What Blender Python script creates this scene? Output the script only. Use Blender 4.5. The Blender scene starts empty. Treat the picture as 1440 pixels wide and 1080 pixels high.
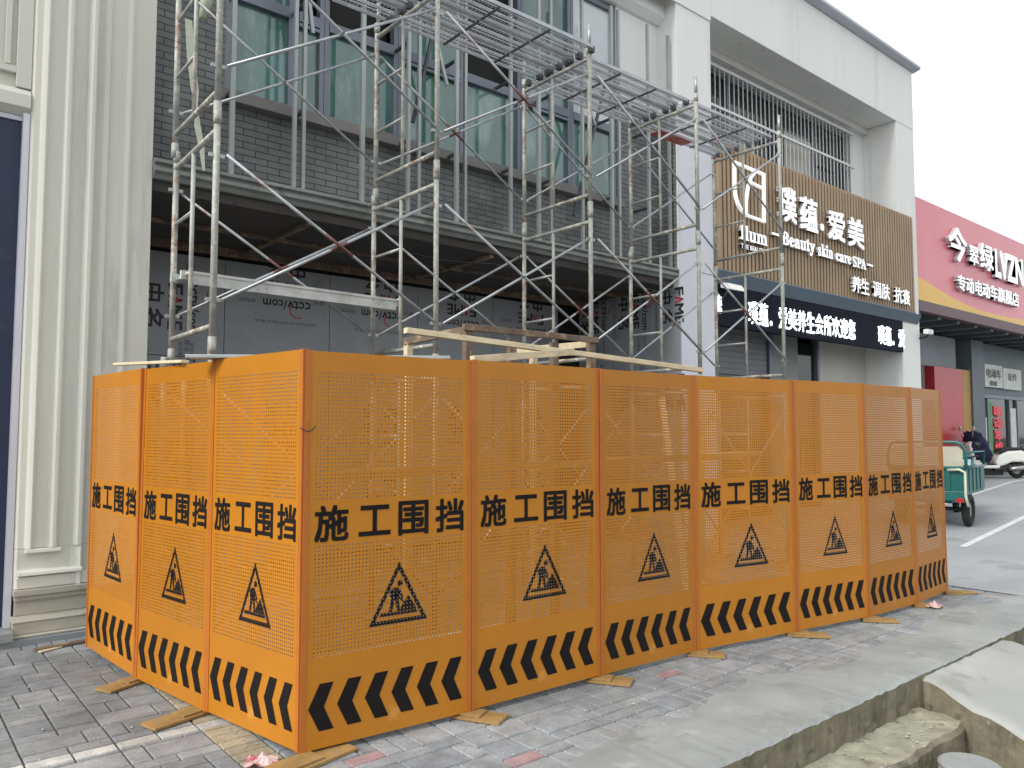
import bpy, math, random
from mathutils import Vector, Matrix
R = math.radians
rnd = random.Random(7)
sc = bpy.context.scene
COL = sc.collection

# ------------------------------------------------------------ camera, sky, sun
F_PX, PITCH, YAW = 1090.0, math.atan(67/1090.0), math.atan(1310/1090.0)
cd = bpy.data.cameras.new('camera'); cam = bpy.data.objects.new('camera', cd); COL.objects.link(cam)
cd.sensor_width = 36.0; cd.lens = F_PX/1440*36; cd.clip_end = 2000; cd.clip_start = 0.05
fh = Vector((math.cos(YAW), math.sin(YAW), 0)); rt = Vector((math.sin(YAW), -math.cos(YAW), 0))
fw = fh*math.cos(PITCH)+Vector((0, 0, 1))*math.sin(PITCH); up = rt.cross(fw)
mw = Matrix((rt, up, -fw)).transposed().to_4x4(); mw.translation = (0, 0, 1.6); cam.matrix_world = mw
sc.camera = cam

SUN_EL, SUN_AZ = 40, 180          # azimuth (deg, from +X ccw) of the direction the light comes from
w = bpy.data.worlds.new('World'); sc.world = w; w.use_nodes = True
nt = w.node_tree; bg = nt.nodes['Background']; sky = nt.nodes.new('ShaderNodeTexSky'); sky.sky_type = 'NISHITA'
sky.sun_disc = False; sky.sun_elevation = R(SUN_EL); sky.sun_rotation = R(90-SUN_AZ)
sky.air_density = 1.0; sky.dust_density = 2.0; sky.ozone_density = 0.4
hs = nt.nodes.new('ShaderNodeHueSaturation'); hs.inputs['Saturation'].default_value = 0.16
nt.links.new(sky.outputs[0], hs.inputs['Color'])
veil = nt.nodes.new('ShaderNodeMix'); veil.data_type = 'RGBA'; veil.inputs[0].default_value = .72      # thin even cloud over the sky
veil.inputs[7].default_value = (6.4, 6.6, 6.7, 1); nt.links.new(hs.outputs[0], veil.inputs[6]); nt.links.new(veil.outputs[2], bg.inputs[0]); bg.inputs[1].default_value = 0.105
sl = bpy.data.lights.new('sun', 'SUN'); sl.energy = 1.5; sl.angle = R(22); sl.color = (1, .95, .88)
so = bpy.data.objects.new('sun', sl); COL.objects.link(so)
sd = Vector((math.cos(R(SUN_EL))*math.cos(R(SUN_AZ)), math.cos(R(SUN_EL))*math.sin(R(SUN_AZ)), math.sin(R(SUN_EL))))
so.rotation_euler = sd.to_track_quat('Z', 'Y').to_euler(); so.location = (-6, -6, 12)
sc.view_settings.view_transform = 'Standard'; sc.view_settings.look = 'None'; sc.view_settings.gamma = 1
sc.view_settings.exposure = 1.0; sc.view_settings.use_curve_mapping = False
sc.cycles.transparent_max_bounces = 24; sc.cycles.max_bounces = 8

# ------------------------------------------------------------ materials
def nd(t, k, **kw):
    n = t.nodes.new(k)
    for a, b in kw.items():
        if hasattr(n, a): setattr(n, a, b)
    return n
def M(name, col, rough=.6, metal=0, var=.12, vs=3.0, spots=None, bump=0, bs=40, spec=.5, emit=None, holes=None, stretch=None, tint=0):
    """noise-varied principled material; spots=(colour, scale, threshold) adds patches of dirt, rust, wear or painted reflection"""
    m = bpy.data.materials.new(name); m.use_nodes = True; t = m.node_tree; b = t.nodes['Principled BSDF']; L = t.links.new
    tc = nd(t, 'ShaderNodeTexCoord'); src = tc.outputs['Object']
    if stretch:
        mp = nd(t, 'ShaderNodeMapping'); mp.inputs['Scale'].default_value = stretch; L(src, mp.inputs[0]); vsrc = mp.outputs[0]
    else: vsrc = src
    c = tuple(col)+(1,)
    n = nd(t, 'ShaderNodeTexNoise'); n.inputs['Scale'].default_value = vs; n.inputs['Detail'].default_value = 6; n.inputs['Roughness'].default_value = .6
    L(vsrc, n.inputs['Vector'])
    mx = nd(t, 'ShaderNodeMix', data_type='RGBA'); mr = nd(t, 'ShaderNodeMapRange')
    mr.inputs[1].default_value = .3; mr.inputs[2].default_value = .7; L(n.outputs[0], mr.inputs[0]); L(mr.outputs[0], mx.inputs[0])
    mx.inputs[6].default_value = tuple(min(1, x*(1-var)) for x in col)+(1,); mx.inputs[7].default_value = tuple(min(1, x*(1+var)) for x in col)+(1,)
    out = mx.outputs[2]
    if spots:
        for (sc_, ss, th) in (spots if isinstance(spots, list) else [spots]):
            n2 = nd(t, 'ShaderNodeTexNoise'); n2.inputs['Scale'].default_value = ss; n2.inputs['Detail'].default_value = 8; n2.inputs['Roughness'].default_value = .65
            L(vsrc, n2.inputs['Vector'])
            r2 = nd(t, 'ShaderNodeMapRange'); r2.inputs[1].default_value = th; r2.inputs[2].default_value = th+.09; L(n2.outputs[0], r2.inputs[0])
            m2 = nd(t, 'ShaderNodeMix', data_type='RGBA'); L(r2.outputs[0], m2.inputs[0]); L(out, m2.inputs[6]); m2.inputs[7].default_value = tuple(sc_)+(1,)
            out = m2.outputs[2]
    if tint:                                # every panel weathered a little differently
        oi = nd(t, 'ShaderNodeObjectInfo'); r3 = nd(t, 'ShaderNodeMapRange'); r3.inputs[3].default_value = 1-tint; r3.inputs[4].default_value = 1+tint; L(oi.outputs['Random'], r3.inputs[0])
        m3 = nd(t, 'ShaderNodeMix', data_type='RGBA', blend_type='MULTIPLY'); m3.inputs[0].default_value = 1; L(out, m3.inputs[6]); L(r3.outputs[0], m3.inputs[7]); out = m3.outputs[2]
    L(out, b.inputs['Base Color'])
    b.inputs['Roughness'].default_value = rough; b.inputs['Metallic'].default_value = metal; b.inputs['Specular IOR Level'].default_value = spec
    if bump:
        nb = nd(t, 'ShaderNodeTexNoise'); nb.inputs['Scale'].default_value = bs; nb.inputs['Detail'].default_value = 6; L(vsrc, nb.inputs['Vector'])
        bp = nd(t, 'ShaderNodeBump'); bp.inputs['Strength'].default_value = bump; bp.inputs['Distance'].default_value = .01
        L(nb.outputs[0], bp.inputs['Height']); L(bp.outputs[0], b.inputs['Normal'])
    if emit:
        b.inputs['Emission Color'].default_value = tuple(emit[0])+(1,); b.inputs['Emission Strength'].default_value = emit[1]
    if holes:
        # punched round holes: real openings in the sheet, laid out in the sheet's own coordinates
        pitch, rad, zones, ax = holes
        sp = nd(t, 'ShaderNodeSeparateXYZ'); L(src, sp.inputs[0])
        def mth(op, a, v=None):
            q = nd(t, 'ShaderNodeMath', operation=op)
            for i, x in enumerate([a, v]):
                if x is None: continue
                if isinstance(x, (int, float)): q.inputs[i].default_value = x
                else: L(x, q.inputs[i])
            return q.outputs[0]
        u, v = sp.outputs[ax[0]], sp.outputs[ax[1]]
        fu = mth('SUBTRACT', mth('FRACT', mth('DIVIDE', u, pitch)), .5); fv = mth('SUBTRACT', mth('FRACT', mth('DIVIDE', v, pitch)), .5)
        d = mth('SQRT', mth('ADD', mth('MULTIPLY', fu, fu), mth('MULTIPLY', fv, fv)))
        hole = mth('LESS_THAN', d, rad/pitch)
        zone = None
        for (u0, u1, v0, v1) in zones:
            z = mth('MULTIPLY', mth('MULTIPLY', mth('GREATER_THAN', u, u0), mth('LESS_THAN', u, u1)), mth('MULTIPLY', mth('GREATER_THAN', v, v0), mth('LESS_THAN', v, v1)))
            zone = z if zone is None else mth('ADD', zone, z)
        a = mth('SUBTRACT', 1.0, mth('MULTIPLY', hole, zone)); L(a, b.inputs['Alpha'])
    return m

def brick_mat(name, c1, c2, mortar, bw, bh, ms, plane='XZ', rough=.75, bump=.5):
    m = bpy.data.materials.new(name); m.use_nodes = True; t = m.node_tree; b = t.nodes['Principled BSDF']; L = t.links.new
    tc = nd(t, 'ShaderNodeTexCoord'); sp = nd(t, 'ShaderNodeSeparateXYZ'); cb = nd(t, 'ShaderNodeCombineXYZ'); L(tc.outputs['Object'], sp.inputs[0])
    ad = nd(t, 'ShaderNodeMath', operation='ADD'); L(sp.outputs[0], ad.inputs[0]); L(sp.outputs[1], ad.inputs[1])
    L(ad.outputs[0], cb.inputs[0]); L(sp.outputs[2], cb.inputs[1])
    br = nd(t, 'ShaderNodeTexBrick'); br.inputs['Color1'].default_value = c1+(1,); br.inputs['Color2'].default_value = c2+(1,); br.inputs['Mortar'].default_value = mortar+(1,)
    br.inputs['Scale'].default_value = 1; br.inputs['Brick Width'].default_value = bw; br.inputs['Row Height'].default_value = bh; br.inputs['Mortar Size'].default_value = ms; br.inputs['Mortar Smooth'].default_value = .3
    L(cb.outputs[0], br.inputs['Vector'])
    n = nd(t, 'ShaderNodeTexNoise'); n.inputs['Scale'].default_value = 2.2; n.inputs['Detail'].default_value = 8; L(tc.outputs['Object'], n.inputs['Vector'])
    mr = nd(t, 'ShaderNodeMapRange'); mr.inputs[1].default_value = .3; mr.inputs[2].default_value = .7; mr.inputs[3].default_value = .72; mr.inputs[4].default_value = 1.3; L(n.outputs[0], mr.inputs[0])
    mx = nd(t, 'ShaderNodeMix', data_type='RGBA', blend_type='MULTIPLY'); mx.inputs[0].default_value = 1; L(br.outputs[0], mx.inputs[6]); L(mr.outputs[0], mx.inputs[7]); L(mx.outputs[2], b.inputs['Base Color'])
    bp = nd(t, 'ShaderNodeBump', invert=True); bp.inputs['Strength'].default_value = bump; bp.inputs['Distance'].default_value = .006; L(br.outputs['Fac'], bp.inputs['Height']); L(bp.outputs[0], b.inputs['Normal'])
    b.inputs['Roughness'].default_value = rough
    return m

def attr_mat(name, attr, rough=.8, bump=.25):
    m = bpy.data.materials.new(name); m.use_nodes = True; t = m.node_tree; b = t.nodes['Principled BSDF']; L = t.links.new
    a = nd(t, 'ShaderNodeAttribute', attribute_name=attr); tc = nd(t, 'ShaderNodeTexCoord')
    out = a.outputs['Color']
    for sc_, lo, hi in ((1.3, .70, 1.30), (9, .82, 1.18), (60, .85, 1.15)):
        n = nd(t, 'ShaderNodeTexNoise'); n.inputs['Scale'].default_value = sc_; n.inputs['Detail'].default_value = 6; L(tc.outputs['Object'], n.inputs['Vector'])
        mr = nd(t, 'ShaderNodeMapRange'); mr.inputs[1].default_value = .32; mr.inputs[2].default_value = .68; mr.inputs[3].default_value = lo; mr.inputs[4].default_value = hi; L(n.outputs[0], mr.inputs[0])
        mx = nd(t, 'ShaderNodeMix', data_type='RGBA', blend_type='MULTIPLY'); mx.inputs[0].default_value = 1; L(out, mx.inputs[6]); L(mr.outputs[0], mx.inputs[7]); out = mx.outputs[2]
    n2 = nd(t, 'ShaderNodeTexNoise'); n2.inputs['Scale'].default_value = 2.7; n2.inputs['Detail'].default_value = 10; n2.inputs['Roughness'].default_value = .7; L(tc.outputs['Object'], n2.inputs['Vector'])
    r2 = nd(t, 'ShaderNodeMapRange'); r2.inputs[1].default_value = .52; r2.inputs[2].default_value = .72; r2.inputs[4].default_value = .55; L(n2.outputs[0], r2.inputs[0])
    m2 = nd(t, 'ShaderNodeMix', data_type='RGBA'); L(r2.outputs[0], m2.inputs[0]); L(out, m2.inputs[6]); m2.inputs[7].default_value = (.29, .305, .315, 1); out = m2.outputs[2]
    L(out, b.inputs['Base Color']); b.inputs['Roughness'].default_value = rough
    nb = nd(t, 'ShaderNodeTexNoise'); nb.inputs['Scale'].default_value = 70; nb.inputs['Detail'].default_value = 6; L(tc.outputs['Object'], nb.inputs['Vector'])
    bp = nd(t, 'ShaderNodeBump'); bp.inputs['Strength'].default_value = bump; bp.inputs['Distance'].default_value = .006; L(nb.outputs[0], bp.inputs['Height']); L(bp.outputs[0], b.inputs['Normal'])
    return m

ORANGE = (.50, .19, .008)
HZ = (.020, .0042, [(.062, .938, 1.22, 1.88), (.062, .938, .44, 1.00)], (0, 2))
MAT = dict(
    sheet=M('orange_perforated_steel', ORANGE, .42, 0, .07, 2.5, spots=[((.60, .27, .05), 3.1, .62), ((.40, .25, .12), 11, .66), ((.46, .36, .24), 30, .70)], bump=.10, bs=3.5, holes=HZ, tint=.09),
    orange=M('orange_painted_steel', (.46, .14, .018), .45, 0, .1, 5, spots=((.35, .17, .07), 16, .70)),
    ink=M('black_print', (.010, .008, .008), .75, 0, .3, 8, spec=.2),
    ink_holed=M('black_print_on_perforation', (.012, .009, .009), .75, 0, .3, 8, spec=.2, holes=HZ),
    galv=M('galvanised_tube', (.44, .46, .45), .45, .35, .25, 9, spots=[((.30, .17, .09), 5, .64), ((.60, .59, .52), 11, .63)], bump=.1, bs=60),
    galv_old=M('spattered_scaffold_tube', (.36, .37, .345), .6, .15, .28, 7, spots=[((.25, .15, .10), 5, .57), ((.60, .58, .49), 9, .53), ((.10, .085, .075), 24, .64)], bump=.3, bs=45),
    brace=M('bright_brace_tube', (.42, .45, .47), .38, .5, .25, 5, spots=[((.26, .12, .08), 2.2, .58), ((.52, .51, .46), 9, .62)]),
    brace_red=M('brace_red_paint', (.19, .085, .07), .55, 0, .3, 8, spots=((.45, .43, .42), 12, .58)),
    plank=M('perforated_steel_plank', (.62, .64, .66), .5, .15, .15, 6, spots=((.42, .40, .38), 6, .66), holes=(.036, .0158, [(-50, 50, -50, 50)], (0, 1))),
    plank_pale=M('cement_splashed_plank', (.56, .58, .56), .6, .1, .2, 6, spots=((.38, .38, .36), 8, .6), bump=.2),
    plank_rim=M('steel_plank_rim', (.48, .50, .54), .5, .2, .2, 6, spots=((.25, .22, .20), 6, .64)),
    plank_red=M('red_painted_plank', (.5, .08, .07), .5, 0, .2, 6, spots=((.5, .48, .45), 9, .6)),
    darksteel=M('dark_primed_steel', (.07, .075, .085), .5, .3, .2, 8),
    stud=M('galvanised_stud', (.34, .37, .37), .45, .4, .2, 3, spots=((.25, .26, .24), 6, .60), stretch=(1, 1, .4)),
    timber=M('raw_timber', (.70, .60, .41), .7, 0, .2, 6, spots=((.42, .28, .15), 9, .66), stretch=(1, 6, 6)),
    timber_old=M('weathered_timber', (.17, .125, .09), .8, 0, .35, 6, spots=((.34, .25, .16), 7, .55)),
    pad=M('ochre_plywood', (.30, .185, .065), .7, 0, .25, 7, spots=((.30, .21, .12), 10, .6), bump=.2, bs=40),
    stone=M('cream_stone', (.70, .695, .625), .65, 0, .07, 1.2, spots=[((.60, .59, .53), 2.0, .58), ((.48, .46, .40), 5.0, .68)], bump=.06, bs=25, stretch=(2.5, 2.5, .25)),
    plinth=M('weathered_plinth', (.45, .43, .36), .75, 0, .18, 3, spots=((.31, .30, .25), 4, .58), bump=.15, bs=30, stretch=(.5, 1, 2.5)),
    plaster=M('white_plaster', (.83, .84, .82), .75, 0, .03, 1.0, spots=[((.74, .745, .72), 1.3, .58), ((.66, .66, .63), 3.1, .68)], bump=.08, bs=30, stretch=(2.5, 2.5, .22)),
    cornice=M('grey_cornice', (.52, .56, .62), .6, 0, .05, 1),
    film=M('lavender_protective_film', (.66, .67, .74), .3, 0, .05, 2, bump=.05, bs=6),
    brick=brick_mat('dark_grey_brick', (.16, .175, .178), (.20, .212, .21), (.05, .055, .055), .25, .066, .0055),
    ledge=M('grey_stone_ledge', (.22, .24, .225), .7, 0, .2, 3, spots=((.15, .155, .14), 5, .56), bump=.15),
    sill=M('dark_stone_sill', (.20, .195, .19), .65, 0, .2, 2, spots=((.30, .22, .17), 4, .62)),
    frame=M('grey_aluminium', (.17, .19, .23), .4, .3, .08, 3),
    dark=M('dark_room', (.012, .012, .012), .8, 0, .2, 1),
    ceil=M('bare_dark_soffit', (.07, .062, .058), .85, 0, .3, 1.4, spots=((.045, .04, .04), 3, .56)),
    board=M('film_wrapped_cladding', (.32, .345, .375), .35, 0, .08, 1.6, spots=((.26, .28, .305), 4, .60), bump=.05, bs=5),
    boardink=M('board_print', (.02, .02, .025), .5, 0, .1, 4),
    boardred=M('board_red_print', (.5, .03, .05), .5, 0, .1, 4),
    boardgrey=M('board_small_print', (.11, .115, .13), .5, 0, .1, 4),
    navy=M('navy_panel', (.014, .025, .065), .45, 0, .2, 2, spots=((.03, .05, .10), 5, .62)),
    slat=M('timber_slat', (.37, .265, .165), .55, 0, .16, 4, stretch=(1, 1, .3)),
    slatgap=M('slat_backing', (.075, .048, .028), .7, 0, .1, 4),
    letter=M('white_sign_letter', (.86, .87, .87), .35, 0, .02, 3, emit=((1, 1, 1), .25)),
    lettergrey=M('sign_letter_side', (.62, .63, .64), .4, 0, .03, 3),
    led=M('led_letter', (.9, .95, 1), .4, 0, .02, 3, emit=((.86, .95, 1), 1.4)),
    ledbox=M('led_screen', (.009, .011, .024), .75, 0, .1, 3, spec=.15),
    soffit=M('glossy_blue_grey_soffit', (.12, .165, .205), .22, 0, .04, 2),
    shutter=M('grey_shutter', (.20, .21, .23), .5, .2, .1, 3),
    greypanel=M('grey_shop_panel', (.27, .28, .29), .6, 0, .08, 1.5),
    beigepanel=M('beige_tile_wall', (.55, .54, .48), .6, 0, .06, 1.5),
    glassdark=M('dark_shop_glass', (.02, .025, .025), .06, 0, .1, 1),
    bar=M('white_grille_bar', (.74, .76, .76), .4, .1, .05, 3),
    red=M('red_sign_face', (.74, .19, .24), .3, 0, .05, .8),  # pinkish because the sky glare is put into the base colour
    yellow=M('yellow_sign_wave', (.80, .46, .055), .35, 0, .05, .8),
    maroon=M('maroon_sign_edge', (.13, .075, .09), .5, 0, .1, 1),
    louvre=M('slate_louvre', (.09, .115, .13), .5, .1, .12, 2),
    acrylic=M('pale_canopy_sheet', (.45, .50, .50), .4, 0, .08, 1.5),
    greywall=M('grey_render', (.25, .28, .30), .7, 0, .1, 1.2),
    redwall=M('red_pillar_cladding', (.50, .045, .06), .35, 0, .1, 1.2),
    ochre=M('ochre_pillar_edge', (.42, .24, .05), .5, 0, .1, 1.2),
    slate=M('slate_pillar', (.11, .14, .16), .5, 0, .12, 1.5),
    maroondoor=M('maroon_door', (.08, .03, .035), .5, 0, .2, 2),
    poster=M('paper_poster', (.62, .66, .62), .6, 0, .12, 5),
    greenp=M('green_poster', (.10, .30, .13), .6, 0, .2, 5),
    doorred=M('door_letter_red', (.62, .03, .05), .5, 0, .05, 3, emit=((.9, .05, .08), .12)),
    teal=M('teal_vehicle_paint', (.014, .125, .118), .35, 0, .15, 4, spots=((.10, .22, .2), 8, .66)),
    tealblue=M('blue_green_cowl', (.015, .13, .19), .3, 0, .12, 4),
    tarp=M('beige_tarp', (.46, .45, .36), .8, 0, .15, 4, bump=.2, bs=10),
    pale=M('pale_tube', (.58, .62, .50), .5, .1, .1, 6),
    tyre=M('tyre_rubber', (.022, .022, .022), .8, 0, .3, 9),
    rim=M('wheel_rim', (.42, .43, .43), .35, .7, .1, 6),
    scwhite=M('scooter_white', (.82, .82, .78), .25, 0, .03, 4),
    black=M('black_plastic', (.02, .02, .022), .5, 0, .2, 6),
    quilt=M('navy_quilt', (.016, .02, .06), .85, 0, .35, 9, bump=.4, bs=20),
    lamp=M('red_tail_lens', (.5, .02, .03), .2, 0, .05, 4),
    concrete=M('kerb_concrete', (.262, .283, .283), .68, 0, .2, 1.7, spots=[((.21, .225, .215), 2.3, .56), ((.34, .35, .345), 4, .60), ((.17, .17, .155), 7, .68)], bump=.3, bs=35),
    wetface=M('mossy_kerb_face', (.17, .155, .11), .85, 0, .35, 4, spots=[((.09, .085, .06), 6, .55), ((.30, .29, .25), 9, .60)], bump=.7, bs=25),
    soil=M('silty_ditch_floor', (.27, .265, .20), .9, 0, .3, 6, spots=[((.15, .14, .10), 9, .57), ((.45, .44, .40), 24, .68)], bump=.8, bs=40),
    ramp=M('pale_ramp_concrete', (.33, .345, .335), .85, 0, .12, 1.4, spots=[((.27, .28, .265), 3, .57), ((.22, .22, .19), 6, .66)], bump=.35, bs=40),
    road=M('forecourt_concrete', (.31, .33, .35), .85, 0, .12, .7, spots=[((.25, .27, .29), 1.4, .56), ((.16, .17, .18), 2.6, .66), ((.40, .41, .42), 7, .66)], bump=.2, bs=30),
    asphalt=M('asphalt', (.07, .07, .07), .9, 0, .2, 2, bump=.3),
    paintline=M('worn_white_line', (.62, .63, .63), .7, 0, .1, 6, spots=((.38, .39, .40), 9, .58)),
    joint=M('sand_joint', (.085, .085, .078), .95, 0, .3, 5),
    paper=M('crumpled_pink_wrapper', (.58, .44, .44), .5, 0, .2, 14, spots=[((.42, .06, .09), 16, .52), ((.10, .09, .09), 22, .66)]),
    hose=M('pale_green_hose', (.42, .47, .36), .6, 0, .2, 8, spots=((.60, .60, .52), 7, .58)),
    strip=M('plastic_strip', (.58, .62, .50), .5, 0, .15, 6),
    bark=M('bark', (.12, .09, .065), .9, 0, .3, 8, bump=.6),
    leaf=M('leaves', (.06, .11, .03), .6, 0, .45, 1.5),
    glass=None)

def glass_mat():
    m = M('teal_window_glass', (.085, .19, .175), .035, 0, .4, 1.2, spots=[((.21, .33, .315), .9, .54), ((.05, .10, .075), 1.6, .60)], stretch=(1.6, 1, .5)); b = m.node_tree.nodes['Principled BSDF']  # pale patches are reflections painted into the glass colour
    b.inputs['Specular IOR Level'].default_value = .9; b.inputs['Coat Weight'].default_value = .3
    return m
MAT['glass'] = glass_mat(); MAT['sky_tone_glass'] = M('window_glass_painted_sky', (.62, .68, .70), .05, 0, .08, 1, spec=.8)  # near-white pane: the sky's reflection is put into the glass colour
MAT['paver'] = attr_mat('concrete_pavers', 'stone_colour', rough=.62)

# ------------------------------------------------------------ mesh helpers
_txt = {}
def text_geo(s, bold=0.0):
    if (s, bold) in _txt: return _txt[(s, bold)]
    c = bpy.data.curves.new('t', 'FONT'); c.body = s; c.resolution_u = 2; c.offset = bold; c.fill_mode = 'FRONT'
    o = bpy.data.objects.new('t', c); COL.objects.link(o)
    me = bpy.data.meshes.new_from_object(o.evaluated_get(bpy.context.evaluated_depsgraph_get()))
    v = [(p.co.x, p.co.y) for p in me.vertices]; f = [tuple(p.vertices) for p in me.polygons]
    from collections import Counter
    ec = Counter(); 
    for p in f:
        for i in range(len(p)): ec[tuple(sorted((p[i], p[(i+1) % len(p)])))] += 1
    be = [(p[i], p[(i+1) % len(p)]) for p in f for i in range(len(p)) if ec[tuple(sorted((p[i], p[(i+1) % len(p)])))] == 1]
    bpy.data.objects.remove(o); bpy.data.curves.remove(c); bpy.data.meshes.remove(me)
    _txt[(s, bold)] = (v, f, be); return _txt[(s, bold)]

class MB:
    def __init__(s): s.v = []; s.f = []; s.m = []; s.sm = []
    def face(s, idx, m=0, smooth=False): s.f.append(tuple(idx)); s.m.append(m); s.sm.append(smooth)
    def add(s, vs): n = len(s.v); s.v += [tuple(p) for p in vs]; return n
    def box(s, x0, x1, y0, y1, z0, z1, m=0):
        n = s.add([(x, y, z) for z in (z0, z1) for x, y in ((x0, y0), (x1, y0), (x1, y1), (x0, y1))])
        for q in ((3, 2, 1, 0), (4, 5, 6, 7), (0, 1, 5, 4), (1, 2, 6, 5), (2, 3, 7, 6), (3, 0, 4, 7)): s.face([n+i for i in q], m)
        return s
    def quad(s, a, b, c, d, m=0): n = s.add([a, b, c, d]); s.face([n, n+1, n+2, n+3], m); return s
    def prism(s, pts, axis, a, b, m=0, smooth=False):
        """2-D outline extruded along an axis from a to b"""
        def P(u, v, t): return {'x': (t, u, v), 'y': (u, t, v), 'z': (u, v, t)}[axis]
        k = len(pts); n = s.add([P(u, v, a) for u, v in pts]+[P(u, v, b) for u, v in pts])
        ar = sum(pts[i][0]*pts[(i+1) % k][1]-pts[(i+1) % k][0]*pts[i][1] for i in range(k))
        fl = (ar > 0) == (axis != 'y'); 
        if b < a: fl = not fl
        A = list(range(n, n+k)); B = list(range(n+k, n+2*k))
        s.face(A[::-1] if fl else A, m); s.face(B if fl else B[::-1], m)
        for i in range(k):
            j = (i+1) % k; q = (A[i], A[j], B[j], B[i]); s.face(q if fl else q[::-1], m, smooth)
        return s
    def tube(s, pts, r, n=10, m=0, caps=True):
        pts = [Vector(p) for p in pts]; rs = r if isinstance(r, (list, tuple)) else [r]*len(pts); rings = []
        ref = None
        for i, p in enumerate(pts):
            d = ((pts[i+1]-p).normalized() if i < len(pts)-1 else Vector((0, 0, 0)))+((p-pts[i-1]).normalized() if i else Vector((0, 0, 0)))
            d.normalize()
            if ref is None: ref = Vector((0, 0, 1)) if abs(d.z) < .9 else Vector((1, 0, 0))
            a = d.cross(ref).normalized(); b = d.cross(a); ref = -b if False else a.cross(d)
            rings.append(s.add([p+(a*math.cos(t)+b*math.sin(t))*rs[i] for t in [2*math.pi*k/n for k in range(n)]]))
        for i in range(len(pts)-1):
            A, B = rings[i], rings[i+1]
            for k in range(n): s.face((A+k, A+(k+1) % n, B+(k+1) % n, B+k), m, True)
        if caps:
            s.face([rings[0]+k for k in range(n)][::-1], m); s.face([rings[-1]+k for k in range(n)], m)
        return s
    def bar(s, a, b, wd, ht, m=0, upv=(0, 0, 1)):
        """square timber or flat bar between two points"""
        a = Vector(a); b = Vector(b); d = (b-a).normalized(); u = Vector(upv)
        if abs(d.dot(u)) > .95: u = Vector((0, 1, 0))
        x = d.cross(u).normalized()*wd/2; y = x.cross(d).normalized()*ht/2
        n = s.add([p+i*x+j*y for p in (a, b) for i, j in ((-1, -1), (1, -1), (1, 1), (-1, 1))])
        for q in ((3, 2, 1, 0), (4, 5, 6, 7), (0, 1, 5, 4), (1, 2, 6, 5), (2, 3, 7, 6), (3, 0, 4, 7)): s.face([n+i for i in q], m)
        return s
    def torus(s, c, axis, R_, r, n=20, k=8, m=0):
        c = Vector(c); ax = Vector(axis).normalized(); u = ax.orthogonal().normalized(); v = ax.cross(u); base = len(s.v)
        for i in range(n):
            t = 2*math.pi*i/n; e = u*math.cos(t)+v*math.sin(t)
            s.add([c+e*(R_+r*math.cos(q))+ax*r*1.1*math.sin(q) for q in [2*math.pi*j/k for j in range(k)]])
        for i in range(n):
            for j in range(k):
                a = base+i*k; b = base+((i+1) % n)*k
                s.face((a+j, b+j, b+(j+1) % k, a+(j+1) % k), m, True)
        return s
    def text(s, body, o, ux, uy, w_, h_, depth=0, bold=0.0, m=0, ms=None):
        """lettering fitted into a w x h field whose lower-left corner is o; ux, uy are the reading directions"""
        v, f, be = text_geo(body)
        x0 = min(p[0] for p in v); x1 = max(p[0] for p in v); y0 = min(p[1] for p in v); y1 = max(p[1] for p in v)
        o = Vector(o); ux = Vector(ux).normalized(); uy = Vector(uy).normalized(); nn = ux.cross(uy)
        kx, ky = w_/(x1-x0), h_/(y1-y0)
        P0 = [o+ux*(p[0]-x0)*kx+uy*(p[1]-y0)*ky for p in v]
        a = f[0]; A = [v[i] for i in a]; ar = sum(A[i][0]*A[(i+1) % len(A)][1]-A[(i+1) % len(A)][0]*A[i][1] for i in range(len(A)))
        q = bold*.7
        for c, (dx, dy) in enumerate([(0, 0), (q, q), (-q, q), (q, -q), (-q, -q)] if bold else [(0, 0)]):
            P = [p+ux*dx*kx+uy*dy*ky for p in P0]; n = s.add([p+nn*(depth+c*.00012) for p in P])
            for p in f: s.face([n+i for i in (p if ar > 0 else p[::-1])], m)
            if depth:
                k = s.add(P)
                for i, j in be: s.face((n+j, n+i, k+i, k+j) if ar > 0 else (n+i, n+j, k+j, k+i), m if ms is None else ms)
        return s
    def build(s, name, mats, parent=None, loc=None, bevel=0):
        me = bpy.data.meshes.new(name); me.from_pydata(s.v, [], s.f)
        for m in (mats if isinstance(mats, (list, tuple)) else [mats]): me.materials.append(MAT[m])
        me.polygons.foreach_set('material_index', s.m); me.polygons.foreach_set('use_smooth', s.sm); me.update()
        o = bpy.data.objects.new(name, me); COL.objects.link(o)
        if parent: o.parent = parent
        if loc: o.location = loc
        if bevel:
            b = o.modifiers.new('bevel', 'BEVEL'); b.width = bevel; b.segments = 2; b.limit_method = 'ANGLE'; b.angle_limit = R(40)
        return o

def tag(o, label=None, cat=None, group=None, kind=None):
    for k, v in (('label', label), ('category', cat), ('group', group), ('kind', kind)):
        if v: o[k] = v
    return o
def empty(name, label, cat, loc=(0, 0, 0), rz=0, group=None):
    o = bpy.data.objects.new(name, None); COL.objects.link(o); o.location = loc; o.rotation_euler = (0, 0, rz); o.empty_display_size = .1
    return tag(o, label, cat, group)
def copy_tree(o, parent=None):
    c = o.copy(); COL.objects.link(c)
    if parent: c.parent = parent
    for ch in [x for x in o.children]: copy_tree(ch, c)
    return c
ORD = ['leftmost', 'second', 'third', 'fourth', 'fifth', 'sixth', 'seventh', 'eighth', 'ninth', 'tenth']

# ============================================================ SETTING: ground
tag(MB().quad((-300, -300, -.46), (300, -300, -.46), (300, 300, -.46), (-300, 300, -.46)).build('ground', 'asphalt'), kind='structure')

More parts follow.
